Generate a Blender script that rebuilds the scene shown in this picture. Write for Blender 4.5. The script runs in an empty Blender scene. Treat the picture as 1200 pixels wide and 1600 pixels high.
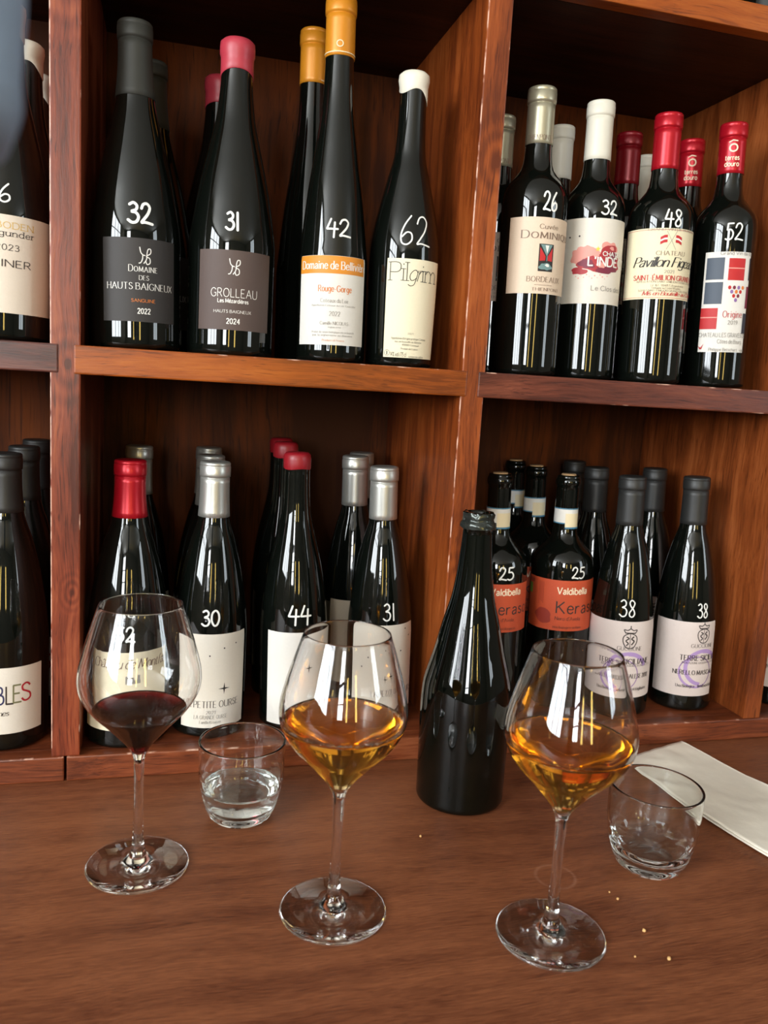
import bpy, bmesh, math, random
from mathutils import Vector, Matrix, noise
random.seed(7)
S = bpy.context.scene
COL = S.collection
R_ = math.radians

# ------------------------------------------------------------------ camera, world, lights, exposure
def cam_setup():
    cd = bpy.data.cameras.new('camera'); c = bpy.data.objects.new('camera', cd); COL.objects.link(c)
    right = Vector((0.96610341, -0.25131322, 0.05904118))
    up = Vector((-0.01804839, 0.16239151, 0.98656133))
    fwd = Vector((0.25752369, 0.95418586, -0.15235119))
    m = Matrix((right, up, -fwd)).transposed().to_4x4()
    m.translation = Vector((0.10947, -0.84285, 0.42212))
    c.matrix_world = m
    cd.sensor_fit = 'VERTICAL'; cd.sensor_height = 36.0; cd.sensor_width = 27.0
    cd.lens = 1276.0 * 36 / 1600
    cd.clip_start = 0.01
    cd.dof.use_dof = True; cd.dof.focus_distance = 0.86; cd.dof.aperture_fstop = 8.5
    S.camera = c
cam_setup()
S.view_settings.view_transform = 'Standard'; S.view_settings.look = 'None'
S.view_settings.gamma = 1.0; S.view_settings.use_curve_mapping = False
S.view_settings.exposure = 0.0
cy = S.cycles
cy.use_denoising = True
cy.max_bounces = 20; cy.transmission_bounces = 20; cy.glossy_bounces = 8; cy.diffuse_bounces = 3
cy.transparent_max_bounces = 16; cy.sample_clamp_indirect = 8.0

W = bpy.data.worlds.new('world'); S.world = W; W.use_nodes = True
W.node_tree.nodes['Background'].inputs[0].default_value = (0.75, 0.86, 1.0, 1)
W.node_tree.nodes['Background'].inputs[1].default_value = 1.0

def area(name, loc, target, sx, sy, radiance, col):
    l = bpy.data.lights.new(name, 'AREA'); l.shape = 'RECTANGLE'; l.size = sx; l.size_y = sy
    l.energy = radiance * math.pi * sx * sy; l.color = col
    o = bpy.data.objects.new(name, l); COL.objects.link(o); o.location = loc
    d = Vector(target) - Vector(loc)
    o.rotation_euler = d.to_track_quat('-Z', 'Y').to_euler()
    return o
# daylight through the room's windows (left wall, far wall behind the photographer, right wall)
area('window_light_left', (-2.36, -2.1, 1.1), (1, -2.1, 1.1), 1.9, 1.4, 22.0, (0.92, 0.97, 1.0))
area('window_light_far', (-1.35, -4.86, 1.1), (-1.35, 0, 1.1), 0.8, 1.4, 34.0, (0.95, 0.98, 1.0))
area('window_light_right', (3.36, -2.6, 1.1), (0, -2.6, 1.1), 1.0, 1.4, 8.0, (0.85, 0.95, 1.0))
# two tall warm wall lamps on the far wall and the ceiling lamp over the room
area('tube_lamp', (0.95, -4.7, 0.75), (0.95, 0, 0.75), 0.22, 1.1, 18.0, (1.0, 0.70, 0.18))
area('tube_lamp', (-0.35, -4.7, 0.75), (-0.35, 0, 0.75), 0.18, 1.1, 18.0, (1.0, 0.70, 0.18))

# ------------------------------------------------------------------ helpers
def lin(c):
    return tuple(((x/255)/12.92 if x/255 <= 0.04045 else ((x/255+0.055)/1.055)**2.4) for x in c)
def tag(o, label=None, cat=None, group=None, kind=None):
    if label: o['label'] = label
    if cat: o['category'] = cat
    if group: o['group'] = group
    if kind: o['kind'] = kind
    return o
def empty(name, loc):
    o = bpy.data.objects.new(name, None); COL.objects.link(o); o.location = loc; o.empty_display_size = 0.02
    return o
def mesh_obj(name, verts, faces, mats, parent=None, smooth=True, midx=None):
    me = bpy.data.meshes.new(name); me.from_pydata([tuple(v) for v in verts], [], faces)
    if not isinstance(mats, (list, tuple)): mats = [mats]
    for m in mats: me.materials.append(m)
    if midx:
        for p, i in zip(me.polygons, midx): p.material_index = i
    for p in me.polygons: p.use_smooth = smooth
    me.update()
    o = bpy.data.objects.new(name, me); COL.objects.link(o)
    if parent: o.parent = parent
    return o
def fix_normals(o):
    bm = bmesh.new(); bm.from_mesh(o.data); bmesh.ops.recalc_face_normals(bm, faces=bm.faces); bm.to_mesh(o.data); bm.free()
def box(name, x0, x1, y0, y1, z0, z1, mat, parent=None, bevel=0.0012):
    bm = bmesh.new(); bmesh.ops.create_cube(bm, size=1)
    for v in bm.verts:
        v.co = Vector((x0 + (v.co.x+.5)*(x1-x0), y0 + (v.co.y+.5)*(y1-y0), z0 + (v.co.z+.5)*(z1-z0)))
    if bevel:
        bmesh.ops.bevel(bm, geom=bm.edges[:], offset=bevel, segments=2, affect='EDGES', profile=0.6)
    me = bpy.data.meshes.new(name); bm.to_mesh(me); bm.free(); me.materials.append(mat)
    o = bpy.data.objects.new(name, me); COL.objects.link(o)
    if parent: o.parent = parent
    return o
def join_boxes(name, lst, mat, parent=None):
    V = []; F = []
    for (x0, x1, y0, y1, z0, z1) in lst:
        n = len(V)
        V += [(x0,y0,z0),(x1,y0,z0),(x1,y1,z0),(x0,y1,z0),(x0,y0,z1),(x1,y0,z1),(x1,y1,z1),(x0,y1,z1)]
        F += [[n,n+3,n+2,n+1],[n+4,n+5,n+6,n+7],[n,n+1,n+5,n+4],[n+1,n+2,n+6,n+5],[n+2,n+3,n+7,n+6],[n+3,n,n+4,n+7]]
    return mesh_obj(name, V, F, mat, parent, smooth=False)

def pchip(pts):
    """monotone cubic through (z, r) points -> function"""
    xs = [p[0] for p in pts]; ys = [p[1] for p in pts]; n = len(xs)
    h = [xs[i+1]-xs[i] for i in range(n-1)]; d = [(ys[i+1]-ys[i])/h[i] for i in range(n-1)]
    m = [0.0]*n
    m[0] = d[0]; m[-1] = d[-1]
    for i in range(1, n-1):
        if d[i-1]*d[i] <= 0: m[i] = 0
        else:
            w1 = 2*h[i]+h[i-1]; w2 = h[i]+2*h[i-1]
            m[i] = (w1+w2)/(w1/d[i-1]+w2/d[i])
    def f(x):
        if x <= xs[0]: return ys[0]
        if x >= xs[-1]: return ys[-1]
        i = 0
        while x > xs[i+1]: i += 1
        t = (x-xs[i])/h[i]
        return ((2*t**3-3*t**2+1)*ys[i] + (t**3-2*t**2+t)*h[i]*m[i] + (-2*t**3+3*t**2)*ys[i+1] + (t**3-t**2)*h[i]*m[i+1])
    return f
def lathe(name, prof, mat, parent=None, seg=64, zoff=None, roff=None, close_bottom=False, close_top=False):
    """prof: list of (r, z). zoff(theta, i) / roff(theta, r, z, i) bend the ring"""
    V = []; F = []
    for i, (r, z) in enumerate(prof):
        for k in range(seg):
            th = 2*math.pi*k/seg
            rr = r + (roff(th, r, z, i) if roff else 0); zz = z + (zoff(th, i) if zoff else 0)
            V.append((rr*math.sin(th), -rr*math.cos(th), zz))
    for i in range(len(prof)-1):
        for k in range(seg):
            a = i*seg+k; b = i*seg+(k+1) % seg
            F.append([a, b, b+seg, a+seg])
    if close_bottom:
        V.append((0, 0, prof[0][1])); c = len(V)-1
        F += [[c, (k+1) % seg, k] for k in range(seg)]
    if close_top:
        b0 = (len(prof)-1)*seg; V.append((0, 0, prof[-1][1])); c = len(V)-1
        F += [[c, b0+k, b0+(k+1) % seg] for k in range(seg)]
    return mesh_obj(name, V, F, mat, parent)

# ------------------------------------------------------------------ materials
def new_mat(name):
    m = bpy.data.materials.new(name); m.use_nodes = True
    nt = m.node_tree; return m, nt, nt.nodes['Principled BSDF']
def node(nt, t, **kw):
    n = nt.nodes.new(t)
    for k, v in kw.items(): setattr(n, k, v)
    return n
def plain(name, rgb, rough=0.5, metal=0.0, bump=0.0, bscale=200, var=0.0, spec=0.5):
    m, nt, b = new_mat(name)
    c = lin(rgb)
    b.inputs['Base Color'].default_value = (*c, 1); b.inputs['Roughness'].default_value = rough; b.inputs['Metallic'].default_value = metal
    b.inputs['Specular IOR Level'].default_value = spec
    tc = node(nt, 'ShaderNodeTexCoord')
    nz = node(nt, 'ShaderNodeTexNoise'); nz.inputs['Scale'].default_value = bscale; nz.inputs['Detail'].default_value = 4
    nt.links.new(tc.outputs['Object'], nz.inputs['Vector'])
    if var:
        mx = node(nt, 'ShaderNodeMix', data_type='RGBA')
        mx.inputs[6].default_value = (*[x*(1-var) for x in c], 1); mx.inputs[7].default_value = (*[min(1, x*(1+var)) for x in c], 1)
        nt.links.new(nz.outputs['Fac'], mx.inputs[0]); nt.links.new(mx.outputs[2], b.inputs['Base Color'])
    if bump:
        bp = node(nt, 'ShaderNodeBump'); bp.inputs['Strength'].default_value = bump; bp.inputs['Distance'].default_value = 0.0006
        nt.links.new(nz.outputs['Fac'], bp.inputs['Height']); nt.links.new(bp.outputs[0], b.inputs['Normal'])
    return m
def glass_mat(name, rgb=(1, 1, 1), ior=1.5, rough=0.0, absorb=None, dens=0):
    m, nt, b = new_mat(name)
    b.inputs['Base Color'].default_value = (*rgb, 1); b.inputs['Roughness'].default_value = rough
    b.inputs['IOR'].default_value = ior; b.inputs['Transmission Weight'].default_value = 1.0
    if absorb:
        va = node(nt, 'ShaderNodeVolumeAbsorption'); va.inputs['Color'].default_value = (*absorb, 1); va.inputs['Density'].default_value = dens
        nt.links.new(va.outputs[0], nt.nodes['Material Output'].inputs['Volume'])
    return m
def wood(name, dark, mid, light, axis='Z', grain=1.0, rough=0.36, knots=(), seed=0.0, ring=None, streak=0.5, coat=0.12, bump=0.25, fine=18, spec=0.35, lo_=0.33, hi_=0.68, pores=0.22, chips=()):
    """stained board: long streaks along `axis`, fine pores, optional knots at (x, z, radius)"""
    m, nt, b = new_mat(name); L = nt.links
    tc = node(nt, 'ShaderNodeTexCoord'); mp = node(nt, 'ShaderNodeMapping')
    sc = {'X': (1.6, 22, 22), 'Y': (22, 1.6, 22), 'Z': (22, 22, 1.6)}[axis]
    mp.inputs['Scale'].default_value = [s*grain for s in sc]; mp.inputs['Location'].default_value = (seed, seed*1.7, seed*0.6)
    # gentle warp of the coordinates so that the grain wanders
    wn = node(nt, 'ShaderNodeTexNoise'); wn.inputs['Scale'].default_value = 7; wn.inputs['Detail'].default_value = 1
    L.new(tc.outputs['Object'], wn.inputs['Vector'])
    vs = node(nt, 'ShaderNodeVectorMath', operation='SCALE'); vs.inputs['Scale'].default_value = 0.022
    L.new(wn.outputs['Color'], vs.inputs[0])
    va = node(nt, 'ShaderNodeVectorMath', operation='ADD'); L.new(tc.outputs['Object'], va.inputs[0]); L.new(vs.outputs[0], va.inputs[1])
    L.new(va.outputs[0], mp.inputs['Vector'])
    n1 = node(nt, 'ShaderNodeTexNoise'); n1.inputs['Scale'].default_value = 2.2; n1.inputs['Detail'].default_value = 5; n1.inputs['Roughness'].default_value = 0.6
    n2 = node(nt, 'ShaderNodeTexNoise'); n2.inputs['Scale'].default_value = fine; n2.inputs['Detail'].default_value = 5; n2.inputs['Roughness'].default_value = 0.65
    L.new(mp.outputs[0], n1.inputs['Vector']); L.new(mp.outputs[0], n2.inputs['Vector'])
    big = node(nt, 'ShaderNodeTexNoise'); big.inputs['Scale'].default_value = 4.5; big.inputs['Detail'].default_value = 3
    L.new(va.outputs[0], big.inputs['Vector'])
    def mth(op, a, bb, clamp=False):
        n = node(nt, 'ShaderNodeMath', operation=op); n.use_clamp = clamp
        for i, v in enumerate((a, bb)):
            if v is None: continue
            if isinstance(v, (int, float)): n.inputs[i].default_value = v
            else: L.new(v, n.inputs[i])
        return n.outputs[0]
    f = mth('ADD', mth('MULTIPLY', n1.outputs['Fac'], 0.62), mth('MULTIPLY', n2.outputs['Fac'], streak*0.62))
    f = mth('ADD', f, mth('MULTIPLY', mth('SUBTRACT', big.outputs['Fac'], 0.5), 0.55))
    n3 = node(nt, 'ShaderNodeTexNoise'); n3.inputs['Scale'].default_value = fine*1.7; n3.inputs['Detail'].default_value = 2
    mp3 = node(nt, 'ShaderNodeMapping'); mp3.inputs['Scale'].default_value = [1 if s > 2 else 0.35 for s in sc]; L.new(mp.outputs[0], mp3.inputs['Vector']); L.new(mp3.outputs[0], n3.inputs['Vector'])
    f = mth('SUBTRACT', f, mth('MULTIPLY', mth('MULTIPLY', mth('SUBTRACT', n3.outputs['Fac'], 0.58), 5.0, True), pores))
    sep = node(nt, 'ShaderNodeSeparateXYZ'); L.new(tc.outputs['Object'], sep.inputs[0])
    for (kx, kz, kr) in knots:
        dx = mth('SUBTRACT', sep.outputs['X'], kx); dz = mth('MULTIPLY', mth('SUBTRACT', sep.outputs['Z'], kz), 0.62)
        dd = mth('SQRT', mth('ADD', mth('MULTIPLY', dx, dx), mth('MULTIPLY', dz, dz)), None)
        dd = mth('ADD', dd, mth('MULTIPLY', mth('MAXIMUM', sep.outputs['Y'], 0.0), 3.0))
        wob = mth('ADD', dd, mth('MULTIPLY', wn.outputs['Fac'], kr*0.9))
        fall = mth('SUBTRACT', 1.0, mth('DIVIDE', dd, kr*2.2), True)
        rings = mth('MULTIPLY', mth('SINE', mth('MULTIPLY', wob, 26.0/kr*0.36), None), 0.07)
        core = mth('MULTIPLY', mth('SUBTRACT', 1.0, mth('DIVIDE', dd, kr*0.22), True), -0.35)
        f = mth('ADD', f, mth('MULTIPLY', fall, mth('ADD', rings, core)))
    cr = node(nt, 'ShaderNodeValToRGB'); e = cr.color_ramp.elements
    e[0].position = lo_; e[0].color = (*lin(dark), 1); e[1].position = hi_; e[1].color = (*lin(light), 1)
    k = e.new(0.48); k.color = (*lin(mid), 1)
    L.new(f, cr.inputs['Fac'])
    colr = cr.outputs['Color']
    if ring:   # faint dried ring of a wet glass
        rx, ry, rr = ring
        dx = mth('SUBTRACT', sep.outputs['X'], rx); dy = mth('SUBTRACT', sep.outputs['Y'], ry)
        dd = mth('SQRT', mth('ADD', mth('MULTIPLY', dx, dx), mth('MULTIPLY', dy, dy)), None)
        band = mth('SUBTRACT', 1.0, mth('DIVIDE', mth('ABSOLUTE', mth('SUBTRACT', dd, rr), None), 0.0022), True)
        band = mth('MULTIPLY', band, mth('MULTIPLY', n2.outputs['Fac'], 0.45))
        mx = node(nt, 'ShaderNodeMix', data_type='RGBA'); L.new(band, mx.inputs[0]); L.new(colr, mx.inputs[6])
        mx.inputs[7].default_value = (*lin((190, 140, 115)), 1); colr = mx.outputs[2]
    front = mth('LESS_THAN', sep.outputs['Y'], 0.0012)
    for (ax, c0, thr) in chips:   # worn, chipped arrises where the pale wood shows
        wnz = node(nt, 'ShaderNodeTexNoise'); wnz.inputs['Scale'].default_value = 46; wnz.inputs['Detail'].default_value = 3
        L.new(tc.outputs['Object'], wnz.inputs['Vector'])
        near = mth('LESS_THAN', mth('ABSOLUTE', mth('SUBTRACT', sep.outputs[ax], c0), None), 0.0011)
        hit = mth('MULTIPLY', mth('MULTIPLY', near, front), mth('MULTIPLY', mth('SUBTRACT', wnz.outputs['Fac'], thr), 9.0, True))
        mx = node(nt, 'ShaderNodeMix', data_type='RGBA'); L.new(hit, mx.inputs[0]); L.new(colr, mx.inputs[6])
        mx.inputs[7].default_value = (*lin((214, 170, 148)), 1); colr = mx.outputs[2]
    L.new(colr, b.inputs['Base Color'])
    rr = node(nt, 'ShaderNodeMapRange'); rr.inputs['To Min'].default_value = rough-0.08; rr.inputs['To Max'].default_value = rough+0.12
    L.new(n2.outputs['Fac'], rr.inputs['Value']); L.new(rr.outputs[0], b.inputs['Roughness'])
    b.inputs['Coat Weight'].default_value = coat; b.inputs['Specular IOR Level'].default_value = spec; b.inputs['Coat Roughness'].default_value = 0.28
    bp = node(nt, 'ShaderNodeBump'); bp.inputs['Strength'].default_value = bump; bp.inputs['Distance'].default_value = 0.0008
    L.new(n2.outputs['Fac'], bp.inputs['Height']); L.new(bp.outputs[0], b.inputs['Normal'])
    return m

M = {}
M['post_red'] = wood('wood_post_red', (72, 27, 14), (122, 53, 30), (168, 90, 52), 'Z', knots=((0.016, 0.772, 0.02), (0.016, 0.425, 0.016), (0.02, 0.2, 0.008)), seed=1.3, chips=(('X', 0.0, 0.40), ('X', 0.0277, 0.60)))
M['post_brown'] = wood('wood_post_brown', (92, 38, 14), (140, 66, 24), (172, 92, 42), 'Z', knots=((0.437, 0.66, 0.02), (0.428, 0.21, 0.015)), seed=4.1, chips=(('X', 0.4146, 0.46), ('X', 0.4414, 0.56)))
M['post_side'] = wood('wood_post_side', (84, 38, 15), (130, 64, 27), (168, 94, 48), 'Z', knots=((0.845, 0.35, 0.018),), seed=8.2)
M['shelf_orange'] = wood('wood_shelf_orange', (104, 46, 8), (150, 72, 16), (178, 98, 32), 'X', seed=2.2, chips=(('Z', 0.4434, 0.56), ('Z', 0.4158, 0.62)))
M['shelf_red'] = wood('wood_shelf_red', (66, 30, 22), (104, 52, 36), (138, 76, 52), 'X', seed=5.7, chips=(('Z', 0.4434, 0.56), ('Z', 0.4158, 0.62)))
M['shelf_purple'] = wood('wood_shelf_purple', (52, 26, 24), (86, 46, 38), (120, 72, 58), 'X', seed=7.7)
M['base_red'] = wood('wood_base', (78, 36, 20), (124, 62, 34), (158, 92, 56), 'X', seed=3.4, chips=(('Z', 0.0269, 0.54),))
M['back'] = wood('wood_back_panel', (56, 25, 6), (94, 44, 11), (122, 62, 19), 'Z', grain=0.5, seed=6.1, streak=0.3, rough=0.6, coat=0.0, spec=0.15)
M['board'] = wood('wood_dark_shaded_board', (34, 16, 9), (58, 28, 15), (80, 42, 24), 'X', seed=11.4, rough=0.5, coat=0.05, spec=0.2)  # dark stain, deepened to carry the shade under the shelves
M['counter'] = wood('wood_counter', (38, 17, 9), (84, 41, 24), (146, 88, 56), 'X', grain=1.0, rough=0.42, seed=9.3, ring=(0.450, -0.240, 0.0175), streak=1.35, coat=0.03, fine=34, spec=0.3, lo_=0.34, hi_=0.95, pores=0.15, bump=0.4)
M['bottle'] = plain('dark_bottle_glass', (9, 12, 9), 0.035, spec=0.55)
M['champ'] = plain('green_black_bottle_glass', (5, 8, 5), 0.03, bump=0.04, bscale=40, spec=0.45)
M['clear'] = glass_mat('clear_glass', (1, 1, 1), 1.5)
M['tumbler'] = glass_mat('tumbler_glass', (0.97, 1.0, 0.985), 1.5)
M['amber'] = glass_mat('amber_wine', (1, 1, 1), 1.34, absorb=(0.97, 0.735, 0.0), dens=44)
M['red'] = glass_mat('red_wine', (1, 1, 1), 1.34, absorb=(0.78, 0.0, 0.10), dens=640)
M['water'] = glass_mat('water', (1, 1, 1), 1.33)
M['penwhite'] = plain('white_pen', (236, 236, 230), 0.55)
CAPM = {
 'graphite': plain('capsule_graphite', (50, 50, 45), 0.58, 0.2, bump=0.05),
 'pinkwax': plain('capsule_pink_wax', (172, 52, 66), 0.42, bump=0.1, bscale=60, var=0.1),
 'orange': plain('capsule_orange', (206, 132, 30), 0.38, 0.15, bump=0.12, bscale=50),
 'whitewax': plain('capsule_white_wax', (224, 218, 200), 0.5, bump=0.1, bscale=50, var=0.06),
 'silver': plain('capsule_silver', (190, 190, 184), 0.34, 0.75, bump=0.05),
 'gold': plain('capsule_champagne', (178, 172, 148), 0.34, 0.6, bump=0.05),
 'cream': plain('capsule_cream', (216, 210, 194), 0.45, bump=0.12, bscale=40),
 'red': plain('capsule_red', (176, 18, 34), 0.3, 0.35, bump=0.08),
 'darkred': plain('capsule_dark_red', (120, 12, 22), 0.32, 0.3, bump=0.08),
 'redwax': plain('capsule_red_wax', (140, 22, 32), 0.4, bump=0.15, bscale=60),
 'black': plain('capsule_black', (38, 38, 37), 0.45, 0.1, bump=0.06),
 'glossblack': plain('capsule_gloss_black', (14, 13, 11), 0.1, 0.0),
}
INK = {k: plain('ink_'+k, c, 0.55) for k, c in dict(white=(232, 228, 220), orange=(216, 122, 50), grey=(140, 134, 126), black=(34, 30, 28), brown=(120, 96, 80), red=(188, 34, 36),
  dark=(52, 42, 40), cream=(246, 226, 196), gold=(214, 176, 96), navy=(44, 44, 84), olive=(120, 118, 84), crimson=(176, 36, 48), band=(220, 140, 40), slate=(72, 82, 96),
  darkslate=(46, 48, 58), pink=(226, 152, 140), splash=(168, 44, 50), wine=(120, 34, 56), purple=(172, 142, 194), lilac=(140, 104, 162), green=(110, 140, 50), yellow=(240, 206, 70),
  rust=(150, 50, 34), teal=(110, 140, 138), goldfoil=(196, 160, 60), blue=(60, 120, 150), paperyellow=(232, 216, 178)).items()}
PAPER = {k: plain('paper_'+k, c, 0.62, bump=0.12, bscale=500, var=0.04) for k, c in dict(charcoal=(48, 44, 42), brown=(82, 66, 60), white=(226, 222, 214), cream=(232, 220, 186), pale=(222, 208, 190),
  ivory=(230, 220, 190), terracotta=(196, 78, 42), rose=(212, 198, 192), stone=(222, 214, 200), beige=(176, 162, 140), sand=(218, 196, 172)).items()}
# ------------------------------------------------------------------ lettering: pen strokes on a 0..1 cap height, x-height .66
GLY = {}
def G(ch, w, *st): GLY[ch] = (w, st)
# a stroke starting with ~ is smoothed
G('A', .80, '0,0 .4,1 .8,0', '.14,.36 .66,.36'); G('B', .60, '0,0 0,1', '~0,1 .34,1 .52,.9 .52,.66 .34,.54 0,.54', '~0,.54 .4,.54 .6,.42 .6,.13 .4,0 0,0')
G('C', .74, '~.74,.82 .58,.97 .38,1 .13,.86 0,.5 .13,.14 .38,0 .58,.03 .74,.18'); G('D', .72, '0,0 0,1', '~0,1 .36,1 .62,.86 .72,.5 .62,.14 .36,0 0,0')
G('E', .54, '0,0 0,1', '0,1 .5,1', '0,.52 .42,.52', '0,0 .54,0'); G('F', .52, '0,0 0,1', '0,1 .52,1', '0,.52 .42,.52')
G('G', .78, '~.74,.82 .58,.97 .38,1 .13,.86 0,.5 .13,.14 .38,0 .58,.03 .76,.14', '.76,.14 .76,.44', '.52,.44 .78,.44'); G('H', .70, '0,0 0,1', '.7,0 .7,1', '0,.52 .7,.52')
G('I', .06, '.03,0 .03,1'); G('J', .36, '~.34,1 .34,.3 .24,.02 .0,.05'); G('K', .66, '0,0 0,1', '.6,1 0,.42', '.18,.58 .66,0'); G('L', .52, '0,0 0,1', '0,0 .52,0')
G('M', .88, '0,0 .06,1', '.06,1 .44,.1 .82,1', '.82,1 .88,0'); G('N', .74, '0,0 0,1', '0,1 .74,0', '.74,0 .74,1'); G('O', .80, '~.4,1 .12,.87 0,.5 .12,.13 .4,0 .68,.13 .8,.5 .68,.87 .4,1')
G('P', .54, '0,0 0,1', '~0,1 .36,1 .54,.88 .54,.6 .36,.46 0,.46'); G('Q', .80, '~.4,1 .12,.87 0,.5 .12,.13 .4,0 .68,.13 .8,.5 .68,.87 .4,1', '~.4,.1 .62,-.1 .84,-.16')
G('R', .64, '0,0 0,1', '~0,1 .36,1 .54,.88 .54,.62 .36,.5 0,.5', '.28,.5 .64,0'); G('S', .52, '~.48,.85 .36,.98 .2,1 .03,.86 .06,.64 .28,.52 .48,.38 .5,.14 .3,0 .12,.02 0,.16')
G('T', .66, '.33,0 .33,1', '0,1 .66,1'); G('U', .70, '~0,1 0,.35 .1,.06 .35,0 .6,.06 .7,.35 .7,1'); G('V', .76, '0,1 .38,0 .76,1'); G('W', 1.06, '0,1 .28,0 .53,.9 .78,0 1.06,1')
G('X', .68, '0,0 .66,1', '.02,1 .68,0'); G('Y', .68, '0,1 .34,.48 .68,1', '.34,.48 .34,0'); G('Z', .60, '.02,1 .58,1 0,0 .6,0')
G('a', .46, '~.04,.54 .2,.66 .38,.6 .42,.44 .42,0', '~.42,.38 .16,.34 .02,.2 .06,.04 .2,0 .42,.14'); G('b', .50, '0,0 0,1', '~0,.48 .16,.65 .34,.64 .5,.45 .5,.2 .34,.01 .16,0 0,.16')
G('c', .44, '~.44,.54 .3,.66 .14,.62 0,.42 .02,.18 .16,.01 .32,.01 .44,.12'); G('d', .50, '.5,0 .5,1', '~.5,.48 .34,.65 .16,.64 0,.45 0,.2 .16,.01 .34,0 .5,.16')
G('e', .46, '~.02,.36 .46,.36 .42,.56 .26,.66 .1,.6 0,.36 .06,.1 .22,0 .36,.02 .46,.14'); G('f', .32, '~.34,.94 .24,1 .12,.92 .11,.75 .11,.3 .11,0', '0,.64 .28,.64')
G('g', .48, '~.48,.5 .32,.65 .14,.62 0,.42 .02,.2 .16,.04 .34,.06 .48,.2', '~.48,.64 .48,0 .42,-.24 .22,-.3 .04,-.22'); G('h', .46, '0,0 0,1', '~0,.44 .16,.64 .34,.64 .46,.48 .46,.3 .46,0')
G('i', .08, '.04,0 .04,.64', '.04,.86 .04,.93'); G('j', .14, '~.1,.64 .1,-.1 .06,-.26 -.06,-.28', '.1,.86 .1,.93'); G('k', .44, '0,0 0,1', '.4,.64 0,.26', '.13,.38 .44,0'); G('l', .06, '.03,0 .03,1')
G('m', .80, '0,0 0,.64', '~0,.44 .14,.64 .28,.64 .39,.48 .39,.3 .39,0', '~.39,.44 .54,.64 .68,.64 .8,.48 .8,.3 .8,0'); G('n', .46, '0,0 0,.64', '~0,.44 .16,.64 .34,.64 .46,.48 .46,.3 .46,0')
G('o', .52, '~.26,.66 .07,.57 0,.33 .07,.09 .26,0 .45,.09 .52,.33 .45,.57 .26,.66'); G('p', .50, '0,-.3 0,.64', '~0,.48 .16,.65 .34,.64 .5,.45 .5,.2 .34,.01 .16,0 0,.16')
G('q', .50, '.5,-.3 .5,.64', '~.5,.48 .34,.65 .16,.64 0,.45 0,.2 .16,.01 .34,0 .5,.16'); G('r', .32, '0,0 0,.64', '~0,.4 .12,.6 .32,.62'); G('s', .38, '~.34,.55 .2,.66 .06,.58 .06,.42 .22,.34 .36,.24 .36,.08 .2,0 .02,.1')
G('t', .32, '~.12,.86 .12,.3 .12,.08 .2,0 .32,.05', '0,.64 .3,.64'); G('u', .46, '~0,.64 0,.3 .02,.1 .14,0 .3,.02 .46,.2', '.46,.64 .46,0'); G('v', .48, '0,.64 .24,0 .48,.64'); G('w', .72, '0,.64 .19,0 .36,.56 .53,0 .72,.64')
G('x', .44, '0,0 .43,.64', '.01,.64 .44,0'); G('y', .48, '0,.64 .25,.02', '~.48,.64 .25,.02 .14,-.24 0,-.28'); G('z', .42, '.02,.64 .4,.64 0,0 .42,0')
G('0', .52, '~.26,1 .07,.86 0,.5 .07,.14 .26,0 .45,.14 .52,.5 .45,.86 .26,1'); G('1', .30, '.02,.8 .2,1', '.2,1 .2,0'); G('2', .50, '~.03,.8 .12,.97 .28,1 .46,.88 .46,.68 .28,.38 0,0', '0,0 .5,0')
G('3', .48, '~.04,.88 .2,1 .4,.94 .44,.74 .32,.56 .16,.54', '~.16,.54 .38,.5 .48,.3 .4,.06 .2,0 0,.1'); G('4', .54, '.4,0 .4,1', '.4,1 0,.32 .54,.32'); G('5', .48, '.42,1 .08,1 .05,.56', '~.05,.56 .24,.62 .44,.5 .48,.28 .36,.05 .18,0 0,.08')
G('6', .50, '~.42,.96 .22,.84 .05,.55 .02,.25 .12,.03 .3,0 .46,.12 .48,.34 .36,.52 .2,.5 .05,.34'); G('7', .48, '0,1 .48,1 .16,0'); G('8', .48, '~.24,1 .06,.9 .06,.68 .24,.54 .42,.68 .42,.9 .24,1', '~.24,.54 .03,.42 0,.16 .12,0 .36,0 .48,.16 .45,.42 .24,.54')
G('9', .50, '~.46,.62 .3,.48 .12,.54 .02,.72 .1,.93 .28,1 .44,.88 .47,.62 .4,.25 .12,0')
G('.', .06, '.03,0 .03,.07'); G(',', .08, '.05,.06 .02,-.12'); G("'", .08, '.05,1 .03,.78'); G('-', .32, '.02,.36 .3,.36'); G('%', .66, '~.14,1 .02,.86 .14,.7 .26,.86 .14,1', '.6,1 .1,0', '~.54,.3 .42,.16 .54,0 .66,.16 .54,.3'); G('/', .36, '0,-.06 .36,1'); G('&', .66, '~.66,.4 .4,.04 .14,0 0,.2 .14,.46 .36,.66 .36,.92 .2,1 .1,.84 .24,.5 .66,0')
def accent(ch, base, *st):
    w, s = GLY[base]; GLY[ch] = (w, s + st)
accent('â', 'a', '.08,.76 .22,.92 .36,.76'); accent('é', 'e', '.2,.76 .34,.94'); accent('è', 'e', '.28,.76 .14,.94'); accent('É', 'E', '.22,1.1 .36,1.26'); accent('Ô', 'O', '.24,1.1 .4,1.24 .56,1.1'); accent('ô', 'o', '.1,.78 .26,.94 .42,.78'); accent('ä', 'a', '.12,.82 .12,.9', '.34,.82 .34,.9')
STY = dict(serif=(.12, .35, .2, 0, .24), serifb=(.19, .35, .24, 0, .24), sans=(.11, .9, 0, 0, .24), sansb=(.18, .9, 0, 0, .22), thin=(.085, .9, 0, 0, .24), slab=(.045, .9, .26, 0, .12), type=(.1, 1, .3, 0, .24),
           italic=(.12, .4, .08, .28, .12), script=(.14, .25, .1, .42, .1), italict=(.045, .9, 0, .3, .12))   # weight, contrast, serif, shear, tracking

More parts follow.
